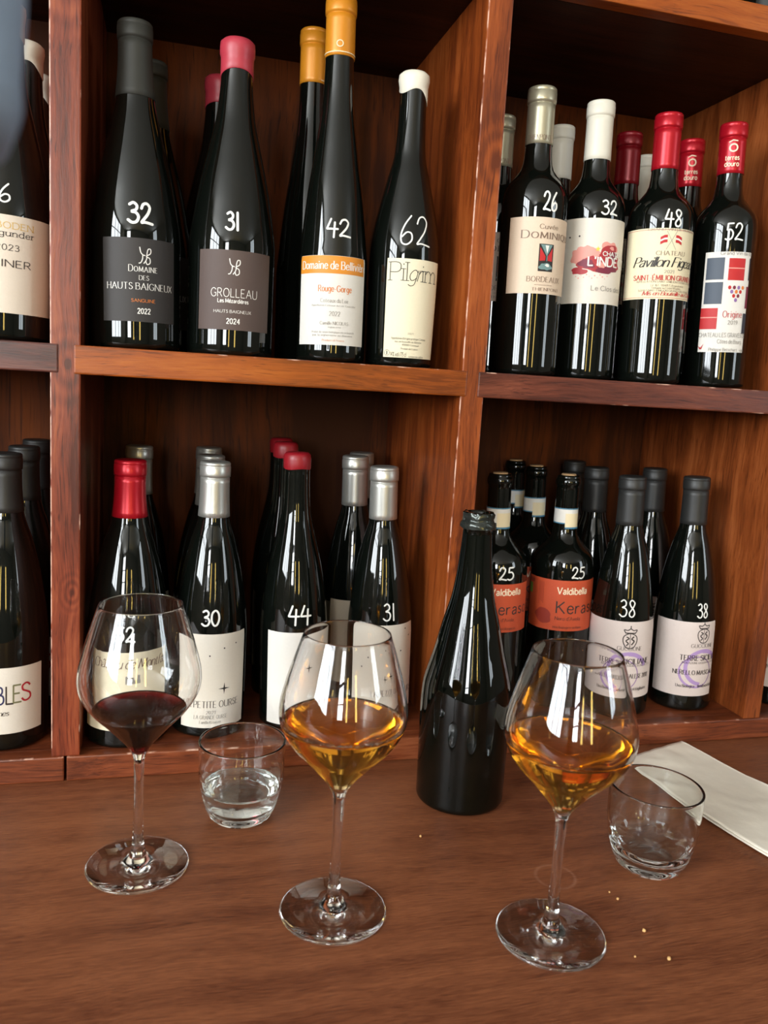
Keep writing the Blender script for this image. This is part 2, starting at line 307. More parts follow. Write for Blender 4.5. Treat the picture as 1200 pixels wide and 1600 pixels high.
def crs(pts, n=5):
    if len(pts) < 3: return pts
    closed = pts[0] == pts[-1]
    P = ([pts[-2]] if closed else [pts[0]]) + list(pts) + ([pts[1]] if closed else [pts[-1]])
    out = []
    for i in range(1, len(P)-2):
        p0, p1, p2, p3 = P[i-1:i+3]
        for k in range(n):
            t = k/n
            out.append(tuple(0.5*((2*b) + (c-a)*t + (2*a-5*b+4*c-d)*t*t + (3*b-a-3*c+d)*t**3) for a, b, c, d in zip(p0, p1, p2, p3)))
    out.append(P[-2]); return out
def stroke_pts(s, n=5):
    sm = s[0] == '~'; pts = [tuple(float(v) for v in p.split(',')) for p in s.lstrip('~').split()]
    return crs(pts, n) if sm else pts
def ribbon(pts, wf):
    """quads of a pen stroke; wf(angle) = width"""
    out = []; n = len(pts)
    for i in range(n-1):
        (x0, y0), (x1, y1) = pts[i], pts[i+1]
        d = math.hypot(x1-x0, y1-y0)
        if d < 1e-9: continue
        out.append((i, math.atan2(y1-y0, x1-x0)))
    quads = []; L = []; 
    angs = [a for _, a in out]
    if not angs: return quads
    for j in range(len(angs)+1):
        a0 = angs[max(0, j-1)]; a1 = angs[min(j, len(angs)-1)]
        dx = math.cos(a0)+math.cos(a1); dy = math.sin(a0)+math.sin(a1)
        turn = abs(math.atan2(math.sin(a1-a0), math.cos(a1-a0)))
        L.append((math.atan2(dy, dx) if turn < 2.4 else a1, turn))
    idx = [k for k, _ in out] + [out[-1][0]+1]
    for j in range(len(angs)):
        p0 = pts[idx[j]]; p1 = pts[idx[j]+1]; a = angs[j]
        if L[j][1] > 0.9 or L[j+1][1] > 0.9 or True:
            w = wf(a)/2
            e0 = a if (j == 0 or L[j][1] > .9) else L[j][0]; e1 = a if (j == len(angs)-1 or L[j+1][1] > .9) else L[j+1][0]
            ex0 = 0.3*w if (j == 0 or L[j][1] > .9) else 0; ex1 = 0.3*w if (j == len(angs)-1 or L[j+1][1] > .9) else 0
            q0 = (p0[0]-ex0*math.cos(a), p0[1]-ex0*math.sin(a)); q1 = (p1[0]+ex1*math.cos(a), p1[1]+ex1*math.sin(a))
            w0 = (wf(e0))/2; w1 = (wf(e1))/2
            quads.append([(q0[0]+w0*math.sin(e0), q0[1]-w0*math.cos(e0)), (q1[0]+w1*math.sin(e1), q1[1]-w1*math.cos(e1)),
                          (q1[0]-w1*math.sin(e1), q1[1]+w1*math.cos(e1)), (q0[0]-w0*math.sin(e0), q0[1]+w0*math.cos(e0))])
    return quads
def text_polys(txt, s0, s1, z, cap, style, smallcaps=False):
    wt, con, ser, sh, tr = STY[style]
    wf = lambda a: wt*(con+(1-con)*abs(math.sin(a)))
    polys = []; x = 0
    tiny = cap < 2.6
    for i, ch in enumerate(txt):
        if ch == ' ': x += .34; continue
        w, sts = GLY[ch]; k = 0.78 if (smallcaps and i > 0 and txt[i-1] != ' ') else 1.0
        for s in sts:
            pts = [(px*k, py*k) for px, py in stroke_pts(s, 2 if tiny else 5)]
            for q in ribbon(pts, wf): polys.append([(px+x, py) for px, py in q])
            if ser and not tiny:
                for e, nb in ((0, 1), (-1, -2)):
                    px, py = pts[e]; dx = pts[nb][0]-px; dy = pts[nb][1]-py; d = math.hypot(dx, dy)
                    if d > 0 and abs(dy)/d > .75 and min(abs(py-v*k) for v in (0, 1, .64, -.3)) < .03:
                        h = max(.035, wt*con*.6); sg = 1 if dy > 0 else -1
                        polys.append([(px-ser/2+x, py-h/2), (px+ser/2+x, py-h/2), (px+ser/2+x, py+h/2), (px-ser/2+x, py+h/2)])
        x += w*k + tr
    tot = max(x - tr, .05); kx = (s1-s0)/tot
    return [[(s0 + (px + sh*py)*kx if not sh else s0 + px*kx + sh*py*cap*0.9, z + py*cap) for px, py in q] for q in polys]
def disc(cx, cz, r, n=10, rz=None):
    rz = rz or r
    return [[(cx + r*math.cos(2*math.pi*k/n), cz + rz*math.sin(2*math.pi*k/n)) for k in range(n)]]
def rect(x0, x1, z0, z1, nx=1):
    return [[(x0+(x1-x0)*i/nx, z0), (x0+(x1-x0)*(i+1)/nx, z0), (x0+(x1-x0)*(i+1)/nx, z1), (x0+(x1-x0)*i/nx, z1)] for i in range(nx)]
def pen(pts, w): return ribbon(pts, lambda a: w)
def blob(cx, cz, rx, rz, sd, n=22, amp=.25):
    rnd = random.Random(sd); ph = [rnd.uniform(0, 6.28) for _ in range(4)]
    out = []
    for k in range(n):
        t = 2*math.pi*k/n; f = 1 + amp*(math.sin(2*t+ph[0])*.5 + math.sin(3*t+ph[1])*.4 + math.sin(5*t+ph[2])*.35 + math.sin(7*t+ph[3])*.2)
        out.append((cx + rx*f*math.cos(t), cz + rz*f*math.sin(t)))
    return [[(cx, cz), out[k], out[(k+1) % n]] for k in range(n)]
def star4(cx, cz, r):
    p = []
    for k in range(8):
        a = math.pi/2 + k*math.pi/4; rr = r*1.15 if k % 2 == 0 else r*.22
        p.append((cx+rr*math.cos(a), cz+rr*math.sin(a)))
    return [[(cx, cz), p[k], p[(k+1) % 8]] for k in range(8)]
def star5(cx, cz, r):
    p = []
    for k in range(10):
        a = math.pi/2 + k*math.pi/5; rr = r if k % 2 == 0 else r*.42
        p.append((cx+rr*math.cos(a), cz+rr*math.sin(a)))
    return [[(cx, cz), p[k], p[(k+1) % 10]] for k in range(10)]
def sm(s): return stroke_pts('~'+s, 6)
def tr(pts, cx, cz, k): return [(cx+x*k, cz+y*k) for x, y in pts]
def art(kind, s, z, d):
    """drawings on the labels -> list of (polys, ink)"""
    h = d/2
    if kind == 'dot': return [(disc(s, z, d/2), 'dark')]
    if kind == 'star4': return [(star4(s, z, h), 'black')]
    if kind == 'star': return [(star5(s, z, h), 'yellow')]
    if kind == 'hb':
        a = tr(sm('-.3,.5 -.24,.2 -.12,.06 .02,.02'), s, z, d); b = tr(sm('-.12,.06 -.14,-.2 -.24,-.42 -.36,-.46'), s, z, d)
        c = tr(sm('-.06,-.46 .1,-.2 .14,.2 .22,.42 .36,.4 .34,.16 .1,-.02 .3,-.14 .32,-.4 .14,-.5 .06,-.32'), s, z, d)
        return [(pen(a, d*.06)+pen(b, d*.06)+pen(c, d*.06), 'white')]
    if kind == 'band': return [(rect(s-45, s+40, z-d/2+1.4, z+d/2-.2, 24), 'band')]
    if kind == 'icon': return [(pen(tr(sm('0,.5 -.36,.36 -.5,0 -.36,-.36 0,-.5 .36,-.36 .5,0 .36,.36 0,.5'), s, z, d), d*.06) + pen(tr([(0, .3), (0, -.3)], s, z, d), d*.18), 'black')]
    if kind == 'pic':
        w = d*.3
        return [(rect(s-w, s+w, z-h, z+h, 4), 'black'), ([[(s-w*.85, z+h*.75), (s-w*.85, z-h*.25), (s-w*.12, z-h*.2), (s-w*.1, z+h*.1)], [(s+w*.85, z+h*.75), (s+w*.85, z-h*.25), (s+w*.2, z-h*.2), (s+w*.2, z+h*.1)]], 'red'),
                ([[(s-w*.8, z+h*.95), (s+w*.05, z+h*.12), (s+w*.05, z-h*.25), (s+w*.15, z-h*.25), (s+w*.15, z+h*.2), (s+w*.8, z+h*.95)]] + blob(s, z-h*.65, w*.8, h*.28, 3), 'teal'),
                ([[(s-w*.2, z+h*.9), (s+w*.1, z+h*.3), (s+w*.3, z+h*.9)]] + blob(s+w*.2, z-h*.55, w*.3, h*.1, 5), 'white')]
    if kind == 'line': return [(rect(s-10.5, s+10.5, z-.15, z+.15, 4), 'brown')]
    if kind == 'splash':
        o = [(blob(s-6, z+2, 22, 11, 11, 30, .22) + blob(s+14, z+14, 10, 9, 4) + blob(s-14, z+10, 9, 8, 8) + blob(s-25, z+4, 5, 9, 16, 22, .4), 'pink'),
             (blob(s+6, z-2, 24, 11, 21, 34, .2) + blob(s+14, z+9, 12, 9, 6, 24, .2) + blob(s-20, z-11, 9, 4, 9), 'splash'),
             (blob(s-12, z-3, 9, 5, 12) + blob(s+12, z-9, 14, 4, 31) + blob(s+20, z+6, 6, 5, 19), 'wine'),
             (blob(s+4, z-4, 5, 3, 33) + blob(s+17, z+15, 3, 2, 35) + blob(s-2, z+7, 4, 2.4, 37), 'pink')]
        o.append((sum([disc(s-26+3*k, z-15-(k*7 % 5), .5+.2*(k % 3), 6) for k in range(14)], []), 'pink'))
        return o
    if kind == 'flags':
        o = [(pen(tr([(-.3, -.5), (.32, .6)], s, z, d), .45) + pen(tr([(.3, -.5), (-.32, .6)], s, z, d), .45), 'grey')]
        for sg in (-1, 1):
            def f(y0, y1): return [[(s+sg*d*x0, z+d*(a+y0)), (s+sg*d*x1, z+d*(b+y0)), (s+sg*d*x1, z+d*(b+y1)), (s+sg*d*x0, z+d*(a+y1))] for (x0, a, x1, b) in ((.26, .12, .45, .1), (.45, .1, .68, -.02))]
            o += [(f(-.2, .25), 'red'), (f(-.03, .08), 'white')]
        return o
    if kind in ('sqd', 'sqd2', 'sqr', 'sqr2'):
        w = d*.4; c = {'sqd': 'slate', 'sqd2': 'darkslate', 'sqr': 'red', 'sqr2': 'wine'}[kind]
        o = [(rect(s-w, s+w, z-h, z+h, 6), c)]
        if kind == 'sqr': o.append((rect(s-w, s+w, z+h*.05, z+h*.15, 6), 'pink'))
        return o
    if kind == 'grapes':
        o = {}
        for r_, n in enumerate((4, 3, 2, 1)):
            for k in range(n):
                o.setdefault(('wine', 'red', 'orange', 'lilac')[(r_*2+k*3+1) % 4], []).extend(disc(s+(k-(n-1)/2)*d*.28, z+h*.75-r_*d*.25, d*.1, 8, d*.12))
        return [(v, k) for k, v in o.items()]
    if kind == 'bird': return [([[(s-h, z+h*.2), (s, z-h*.5), (s+h, z+h), (s+h*.3, z-h), (s-h*.4, z-h)]], 'red')]
    if kind == 'chateau': return [(rect(s-h*1.6, s+h*1.6, z-h, z, 4) + rect(s-h*1.6, s-h, z, z+h*.8) + rect(s+h*.9, s+h*1.5, z, z+h) + rect(s-.5*h, s+.2*h, z, z+h*.5), 'grey')]
    if kind == 'redmark': return [(blob(s, z, d*.16, h, 2), 'splash'), (blob(s+1, z+h*.6, d*.1, h*.3, 3), 'slate')]
    if kind == 'green': return [(rect(s-h*.8, s+h*.8, z-h, z+h, 3), 'green'), (rect(s-h*.8, s+h*1.4, z+h*1.3, z+h*2.0, 4), 'rust')]
    if kind == 'vtext': return [(sum([rect(s+k*2.0-3, s+k*2.0-2.4, z-h+ (k*3 % 4)*1.5, z+h) for k in range(4)], []), 'rust')]
    if kind == 'blot': return [(blob(s, z, h*1.1, h*.9, 5, 26, .12), 'rust')]
    if kind == 'crest':
        o = pen(tr(sm('0,.28 -.3,.14 -.34,-.14 -.2,-.42 0,-.5 .2,-.42 .34,-.14 .3,.14 0,.28'), s, z, d), d*.05) + pen(tr(sm('-.24,.3 -.32,.46 -.14,.44 0,.52 .14,.44 .32,.46 .24,.3'), s, z, d), d*.05) + pen(tr([(-.24, .3), (.24, .3)], s, z, d), d*.06)
        o += pen(tr([(0, .5), (0, .66)], s, z, d), d*.05) + pen(tr(sm('-.18,.1 -.06,.02 -.2,-.1 -.08,-.24 -.18,-.34'), s, z, d), d*.06) + pen(tr(sm('.18,.12 .08,0 .2,-.12 .08,-.3'), s, z, d), d*.07) + pen(tr([(0, .26), (0, -.46)], s, z, d), d*.03)
        return [(o, 'dark')]
    if kind == 'ring':
        r = d*.42; c1 = [(s-4+r*math.cos(a*.105)*.98, z-2+r*.92*math.sin(a*.105)) for a in range(61)]; c2 = [(s+5+r*1.02*math.cos(1.25+a*.1), z+4+r*1.0*math.sin(1.25+a*.1)) for a in range(34)]
        c3 = [(s+5+r*1.02*math.cos(.3+a*.1), z+4+r*.98*math.sin(.3+a*.1)) for a in range(14)]
        return [(pen(c2, d*.09) + pen(c3, d*.1), 'purple'), (pen(c1, d*.022), 'lilac'), (pen([(x+.8, y+.5) for x, y in c1[28:50]], d*.05), 'purple')]
    return []
HAND = {'0': ['~.28,1 .05,.8 .02,.35 .2,.02 .42,.1 .55,.5 .48,.85 .28,1'], '1': ['.1,1 .12,0'], '2': ['~.02,.74 .12,.95 .32,1 .46,.82 .36,.52 .16,.24 .02,.04 .2,.06 .56,.0'],
        '3': ['~.06,.9 .26,1 .44,.86 .4,.66 .18,.55 .4,.5 .52,.3 .42,.06 .2,0 0,.12'], '4': ['.2,1 0,.42 .56,.42', '.4,.8 .36,-.08'], '5': ['.5,1 .14,.98 .1,.6', '~.1,.6 .34,.62 .5,.42 .44,.14 .22,0 .02,.06'],
        '6': ['~.42,1 .18,.7 .04,.35 .08,.06 .28,0 .46,.16 .44,.38 .26,.42 .08,.26'], '8': ['~.4,.92 .22,1 .08,.86 .16,.64 .38,.42 .46,.18 .3,0 .1,.06 .08,.26 .3,.52 .46,.78 .4,.92']}
def hand_polys(txt, s, z, w, h, pw):
    n = len(txt); cw = w/(n*.5 + (n-1)*.16)
    polys = []; x = s - w/2
    for ch in txt:
        adv = .5 if ch != '1' else .2
        for st in HAND[ch]:
            pts = [(x+px*cw, z-h/2+py*h) for px, py in stroke_pts(st, 6)]
            polys += pen(pts, pw)
            for p in (pts[0], pts[-1]): polys += disc(p[0], p[1], pw/2, 8)
        x += (adv+.16)*cw
    return polys

# ------------------------------------------------------------------ what is printed on the labels: (text, left, right, baseline, cap height, style, ink) in mm
PRINT = {
 'UL1': ([
   ('KALK BODEN', -29.3, 33.9, 100.8, 5.46, 'type', 'gold'),
   ('Spätburgunder', -35.1, 35.0, 93.9, 5.17, 'type', 'dark'),
   ('2023', 0.9, 20.6, 81.2, 5.17, 'type', 'dark'),
   ('STEINER', -16.8, 31.6, 66.3, 6.32, 'sans', 'dark')],
   []),
 'M1': ([
   ('DOMAINE', -5.5, 21.7, 72.9, 6.01, 'serif', 'white'),
   ('DES', 4.2, 13.3, 65.1, 4.21, 'serif', 'white'),
   ('HAUTS BAIGNEUX', -26.9, 38.8, 56.1, 6.01, 'serif', 'white'),
   ('SANGUINE', -3.0, 19.4, 44.1, 3.01, 'sans', 'orange'),
   ('2022', 2.7, 14.5, 33.3, 4.81, 'sansb', 'white')],
   [('hb', 9.5, 88.0, 15.63)]),
 'M2': ([
   ('GROLLEAU', -23.0, 24.1, 57.3, 8.1, 'thin', 'white'),
   ('Les Mézardières', -15.9, 14.7, 51.7, 3.74, 'sansb', 'white'),
   ('HAUTS BAIGNEUX', -19.7, 17.9, 41.7, 2.8, 'sans', 'white'),
   ('2024', -6.6, 6.4, 31.1, 4.99, 'sansb', 'white')],
   [('hb', -0.5, 86.6, 15.58)]),
 'M3': ([
   ('Domaine de Bellivière', -42.9, 34.1, 93.8, 7.75, 'serifb', 'white'),
   ('Rouge-Gorge', -21.3, 13.7, 71.2, 6.13, 'serifb', 'orange'),
   ('Coteaux du Loir', -18.7, 10.9, 60.2, 3.87, 'serif', 'grey'),
   ('Appellation Coteaux du Loir Contrôlée', -28.5, 19.4, 56.3, 1.68, 'serif', 'grey'),
   ('2022', -9.1, 1.9, 46.6, 4.52, 'serif', 'grey'),
   ('Camille NICOLAS', -18.6, 11.1, 37.6, 3.23, 'serif', 'grey'),
   ('vigneronne', -10.1, 3.1, 34.4, 1.68, 'serif', 'grey'),
   ('Produit de raisins biologiques mis en bouteille', -27.4, 18.9, 29.2, 1.94, 'serif', 'grey'),
   ('par la vigneronne au domaine', -26.4, 16.4, 26.0, 1.94, 'serif', 'grey'),
   ('Product of France', -15.8, 7.2, 20.8, 1.94, 'serif', 'orange')],
   [('band', -8.2, 97.6, 19.37)]),
 'M4': ([
   ('Pil', -24.3, -5.8, 89.3, 18.52, 'slab', 'black'),
   ('gr', -4.4, 9.8, 89.3, 17.2, 'italict', 'black'),
   ('im', 10.6, 29.8, 89.3, 17.2, 'slab', 'black'),
   ('2021', -1.7, 4.9, 33.8, 1.98, 'serif', 'grey'),
   ("Appellation d'origine protegee Coteaux", -19.7, 20.7, 28.5, 2.25, 'serif', 'black'),
   ('mis en bouteille au domaine', -15.3, 15.3, 25.2, 1.98, 'serif', 'black'),
   ('49000 Coteaux', -7.3, 12.1, 21.9, 1.98, 'serif', 'black'),
   ('Produit de France', -8.5, 10.7, 17.9, 1.98, 'serif', 'black'),
   ('14% vol./75 cl', -20.1, -2.4, 10.6, 4.3, 'sans', 'black'),
   ('contient des sulfites', 0.5, 19.3, 10.0, 1.98, 'serif', 'black')],
   [('icon', -23.9, 13.9, 5.95)]),
 'R1': ([
   ('Cuvée', -8.1, 13.8, 156.7, 4.72, 'serif', 'brown'),
   ('DOMINIQUE', -27.2, 43.1, 146.6, 8.09, 'serif', 'brown'),
   ('BORDEAUX', -18.5, 21.9, 100.8, 5.39, 'serif', 'brown'),
   ('THIENPONT', -12.6, 21.8, 91.3, 3.1, 'serif', 'brown')],
   [('pic', 1.3, 126.4, 28.98), ('line', 0.5, 97.4, 0.67)]),
 'R2': ([
   ('CHATEAU', -3.0, 29.9, 138.6, 4.57, 'sansb', 'white'),
   ("L'INDÉCIS", -18.8, 36.7, 127.3, 9.5, 'sansb', 'white'),
   ('Le Clos des Moines', -13.6, 53.7, 99.9, 5.28, 'sans', 'grey')],
   [('splash', -8.7, 132.2, 42.23), ('star', -9.1, 145.6, 6.33), ('dot', -42.7, 159.0, 2.11), ('dot', -30.7, 159.7, 2.11), ('dot', -56.5, 157.6, 2.11)]),
 'R3': ([
   ('GRAND VIN DE BORDEAUX', -33.3, 35.9, 170.7, 2.83, 'serif', 'grey'),
   ('CHATEAU', -22.6, 11.4, 143.8, 4.59, 'serif', 'brown'),
   ('Pavillon Figeac', -48.0, 29.3, 131.1, 10.6, 'script', 'black'),
   ('2021', -12.0, -0.8, 124.0, 3.53, 'serif', 'grey'),
   ('SAINT-ÉMILION GRAND CRU', -46.3, 40.6, 116.3, 5.3, 'serifb', 'red'),
   ('APPELLATION SAINT-ÉMILION GRAND CRU CONTRÔLÉE', -42.4, 44.8, 113.4, 2.12, 'serif', 'brown'),
   ('J. F. & F. TRAPET, Propriétaires', -26.2, 14.0, 109.2, 2.4, 'serif', 'brown'),
   ('Domaine au Castel Moulines', -24.5, 9.8, 106.4, 2.26, 'serif', 'brown'),
   ('33330 SAINT-ÉMILION GRAND CRU FRANCE', -39.7, 27.1, 103.5, 2.12, 'serif', 'brown'),
   ('Mis en Bouteille au Château', -34.4, 41.9, 99.3, 4.24, 'script', 'red')],
   [('flags', -6.8, 159.4, 18.37)]),
 'R4': ([
   ('Grand Vin de Bordeaux', -25.4, 30.9, 153.3, 3.68, 'sans', 'grey'),
   ('Origine', -17.6, 5.3, 81.8, 7.37, 'serif', 'red'),
   ('2019', -11.3, 0.1, 73.7, 4.42, 'sans', 'grey'),
   ('CHATEAU LES GRAVES DE VIAUD', -42.2, 28.9, 58.9, 4.79, 'sans', 'grey'),
   ('Côtes de Bourg', -21.2, 8.0, 51.6, 4.42, 'sans', 'grey'),
   ('Philippe Betschart, vigneron', -29.8, 20.6, 42.7, 3.32, 'sans', 'grey')],
   [('sqd', -30.3, 137.8, 25.05), ('sqr', -5.5, 137.0, 25.05), ('sqd2', 21.1, 137.8, 25.05), ('sqd', -30.2, 109.8, 25.05), ('grapes', -4.5, 109.0, 19.16), ('sqr2', 19.2, 105.4, 25.05), ('sqr', -33.2, 80.3, 24.32), ('sqd2', 16.8, 75.2, 23.58), ('bird', -39.3, 47.9, 6.63)]),
 'LL1': ([
   ('B', -3.0, 5.8, 51.4, 18.51, 'sans', 'navy'),
   ('L', 8.5, 15.2, 51.4, 18.51, 'sans', 'dark'),
   ('E', 15.2, 22.8, 52.1, 18.51, 'sans', 'olive'),
   ('S', 23.5, 32.5, 52.8, 18.51, 'sans', 'crimson'),
   ('vignes', -7.2, 10.5, 39.1, 5.49, 'italic', 'dark')],
   []),
 'L1': ([
   ('Château de Montfaucon', -42.1, 64.9, 89.5, 9.83, 'italic', 'brown')],
   [('chateau', 6.6, 76.9, 9.83)]),
 'L2': ([
   ('LA PETITE OURSE', -29.9, 33.8, 35.2, 7.3, 'serif', 'dark'),
   ('2021', -4.0, 6.1, 27.9, 3.65, 'serif', 'grey'),
   ('LA GRANDE OURSE', -17.1, 19.4, 22.0, 4.38, 'serif', 'grey'),
   ('Famille Kreutzer', -10.9, 12.5, 16.9, 3.28, 'serif', 'grey')],
   [('dot', 28.5, 106.0, 1.75), ('dot', 13.8, 102.3, 1.75), ('dot', -1.8, 94.3, 1.75), ('star4', 15.0, 56.3, 11.68)]),
 'L3': ([
   ],
   [('star4', 7.9, 75.1, 9.84), ('redmark', 31.9, 28.9, 12.11)]),
 'L4': ([
   ('LA PETITE OURSE', -15.6, 42.7, 39.0, 6.95, 'serif', 'dark')],
   [('dot', 23.9, 117.0, 1.85), ('dot', 31.0, 107.8, 1.85), ('dot', 8.5, 94.9, 1.85), ('dot', 17.2, 91.5, 1.85), ('dot', -19.6, 85.4, 1.85), ('dot', -28.4, 73.0, 1.85), ('star4', 3.7, 59.9, 7.72), ('star4', 15.4, 62.2, 10.04)]),
 'K1': ([
   ('Valdibella', -20.3, 20.0, 150.8, 8.07, 'sansb', 'cream'),
   ('Kerasos', -21.5, 42.6, 126.6, 13.72, 'sans', 'dark'),
   ("Nero d'Avola", -18.6, 10.9, 117.7, 4.04, 'serif', 'dark'),
   ('vino biologico', -19.6, 13.8, 107.2, 3.23, 'serif', 'dark')],
   []),
 'K2': ([
   ('Valdibella', -22.6, 17.2, 149.9, 8.26, 'sansb', 'cream'),
   ('Kerasos', -22.4, 47.9, 125.1, 14.87, 'sans', 'dark'),
   ("Nero d'Avola", -23.4, 9.0, 116.0, 4.54, 'serif', 'dark'),
   ('vino biologico siciliano', -25.8, 11.2, 105.3, 3.3, 'serif', 'dark')],
   [('green', -65.9, 150.7, 13.21), ('vtext', -44.2, 148.2, 29.73), ('blot', -39.8, 119.3, 21.47)]),
 'G1': ([
   ('GUCCIONE', -24.1, 7.1, 87.2, 5.0, 'serif', 'dark'),
   ('TERRE SICILIANE', -44.0, 20.4, 69.7, 6.67, 'serifb', 'dark'),
   ('INDICAZIONE GEOGRAFICA PROTETTA', -39.8, 24.2, 66.3, 2.5, 'serif', 'dark'),
   ('NERELLO MASCALESE 2018', -49.3, 21.9, 51.3, 5.42, 'serifb', 'dark'),
   ('Uva Biologica', -42.7, -18.2, 35.5, 3.75, 'serifb', 'dark'),
   ('Imbottigliato', -11.4, 19.2, 35.5, 3.75, 'serifb', 'dark')],
   [('crest', -9.2, 102.2, 25.02), ('ring', -13.2, 57.2, 51.7)]),
 'G2': ([
   ('GUCCIONE', -14.2, 16.9, 86.4, 4.73, 'serif', 'dark'),
   ('TERRE SICILIANE', -26.7, 34.4, 69.2, 6.89, 'serifb', 'dark'),
   ('INDICAZIONE GEOGRAFICA PROTETTA', -23.8, 34.9, 64.8, 2.58, 'serif', 'dark'),
   ('NERELLO MASCALESE 2018', -33.9, 47.2, 50.2, 5.59, 'serifb', 'dark'),
   ('Uva Biologica', -29.1, -6.3, 33.0, 3.87, 'serifb', 'dark'),
   ('Imbottigliato', -1.4, 37.5, 33.0, 3.87, 'serifb', 'dark')],
   [('crest', 1.6, 104.4, 24.1), ('ring', -1.3, 55.4, 53.36)]),
}
# ------------------------------------------------------------------ the room (what the bottles and glasses mirror)
def struct(name, boxes, mat): return tag(join_boxes(name, boxes, mat), kind='structure')
M['plaster'] = plain('plaster_wall', (122, 116, 106), 0.8, var=0.05, bscale=3)
M['ceil'] = plain('ceiling_paint', (236, 234, 228), 0.8)
M['floor'] = plain('floor_boards', (92, 70, 52), 0.5, var=0.2, bscale=8)
M['frame'] = plain('window_frame_paint', (60, 58, 54), 0.5)
XL, XR, YB, YF, ZF, ZC = -2.3, 3.3, 0.36, -4.8, -1.0, 1.85
struct('floor', [(XL-.05, XR+.05, YF-.05, YB+.05, ZF-.05, ZF)], M['floor'])
struct('ceiling', [(XL-.05, XR+.05, YF-.05, YB+.05, ZC, ZC+.05)], M['ceil'])
struct('wall_back', [(XL-.05, XR+.05, YB, YB+.05, ZF, ZC)], M['plaster'])
def holed(axis, c0, c1, lo, hi, a0, a1, z0, z1):
    L = [(lo, a0, ZF, ZC), (a1, hi, ZF, ZC), (a0, a1, ZF, z0), (a0, a1, z1, ZC)]
    return [((c0, c1, a, b, p, q) if axis == 'x' else (a, b, c0, c1, p, q)) for a, b, p, q in L]
struct('wall_left', holed('x', XL-.05, XL, YF, YB, -3.05, -1.15, .4, 1.8), M['plaster'])
struct('wall_right', holed('x', XR, XR+.05, YF, YB, -3.1, -2.1, .4, 1.8), M['plaster'])
struct('wall_front', holed('y', YF-.05, YF, XL, XR, -1.75, -.95, .4, 1.8), M['plaster'])
def bars(axis, c, a0, a1, z0, z1, va, hz):
    w = .035; L = []
    for a in va: L.append((a-w/2, a+w/2, z0, z1))
    for z in hz: L.append((a0, a1, z-w/2, z+w/2))
    return [((c-.02, c+.02, a, b, p, q) if axis == 'x' else (a, b, c-.02, c+.02, p, q)) for a, b, p, q in L]
struct('window_1', bars('x', XL-.02, -3.05, -1.15, .4, 1.8, (-3.03, -2.42, -1.78, -1.17), (.42, 1.3, 1.78)), M['frame'])
struct('window_2', bars('y', YF-.02, -1.75, -.95, .4, 1.8, (-1.73, -1.35, -.97), (.42, .85, 1.3, 1.78)), M['frame'])
struct('window_3', bars('x', XR+.02, -3.1, -2.1, .4, 1.8, (-3.08, -2.6, -2.12), (.42, 1.78)), M['frame'])

# ------------------------------------------------------------------ counter and shelving unit
ct = empty('bar_counter', (0, 0, -1.0))
tag(ct, 'reddish brown wooden bar counter the glasses stand on', 'counter')
def child(o, p):
    o.parent = p; o.matrix_parent_inverse = Matrix.Translation(-Vector(p.location)); return o
child(box('counter_top', -1.0, 1.7, -.66, .35, -.042, 0, M['counter'], bevel=.003), ct)
child(box('front_panel', -1.0, 1.7, -.60, -.57, -1.0, -.042, M['post_red']), ct)
A0, A1, B0, B1, C0, C1 = 0.0, .0277, .4146, .4414, .8312, .856
ZB, Z0, Z1, Z2, Z3 = .0269, .4158, .4434, .8326, .8602
D = .30
sh = empty('wine_shelf', (0, 0, 0))
tag(sh, 'reddish stained wooden wine shelving with square compartments behind the counter', 'shelf')
E_ = .0003
def upr(name, x0, x1, mat):
    o = box('upright', x0, x1, 0, D, ZB, 1.25, M[mat], sh, .0016); return o
upr('a', -.4146, -.3869, 'post_red'); upr('a', A0, A1, 'post_red'); upr('b', B0, B1, 'post_brown'); upr('c', C0, C1, 'post_side'); upr('d', 1.247, 1.274, 'post_side')
fy = -.0012
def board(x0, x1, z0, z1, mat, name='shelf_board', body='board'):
    # dark board with underside shade in its colour, varnished edging strip along its front
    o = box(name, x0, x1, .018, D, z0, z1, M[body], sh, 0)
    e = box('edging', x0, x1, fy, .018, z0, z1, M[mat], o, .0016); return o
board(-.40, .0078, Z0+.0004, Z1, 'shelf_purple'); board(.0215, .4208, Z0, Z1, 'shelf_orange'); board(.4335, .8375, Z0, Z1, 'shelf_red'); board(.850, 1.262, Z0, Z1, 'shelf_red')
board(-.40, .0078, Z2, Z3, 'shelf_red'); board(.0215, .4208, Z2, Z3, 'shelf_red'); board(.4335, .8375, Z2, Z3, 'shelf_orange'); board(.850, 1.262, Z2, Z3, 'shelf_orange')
board(-.4146, .0125, E_, ZB, 'base_red', 'base_board', 'base_red'); board(.0148, 1.274, E_, ZB, 'base_red', 'base_board', 'base_red')
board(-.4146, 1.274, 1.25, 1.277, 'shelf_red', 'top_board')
box('back_panel', -.4146, 1.274, D, D+.012, E_, 1.277, M['back'], sh, 0)

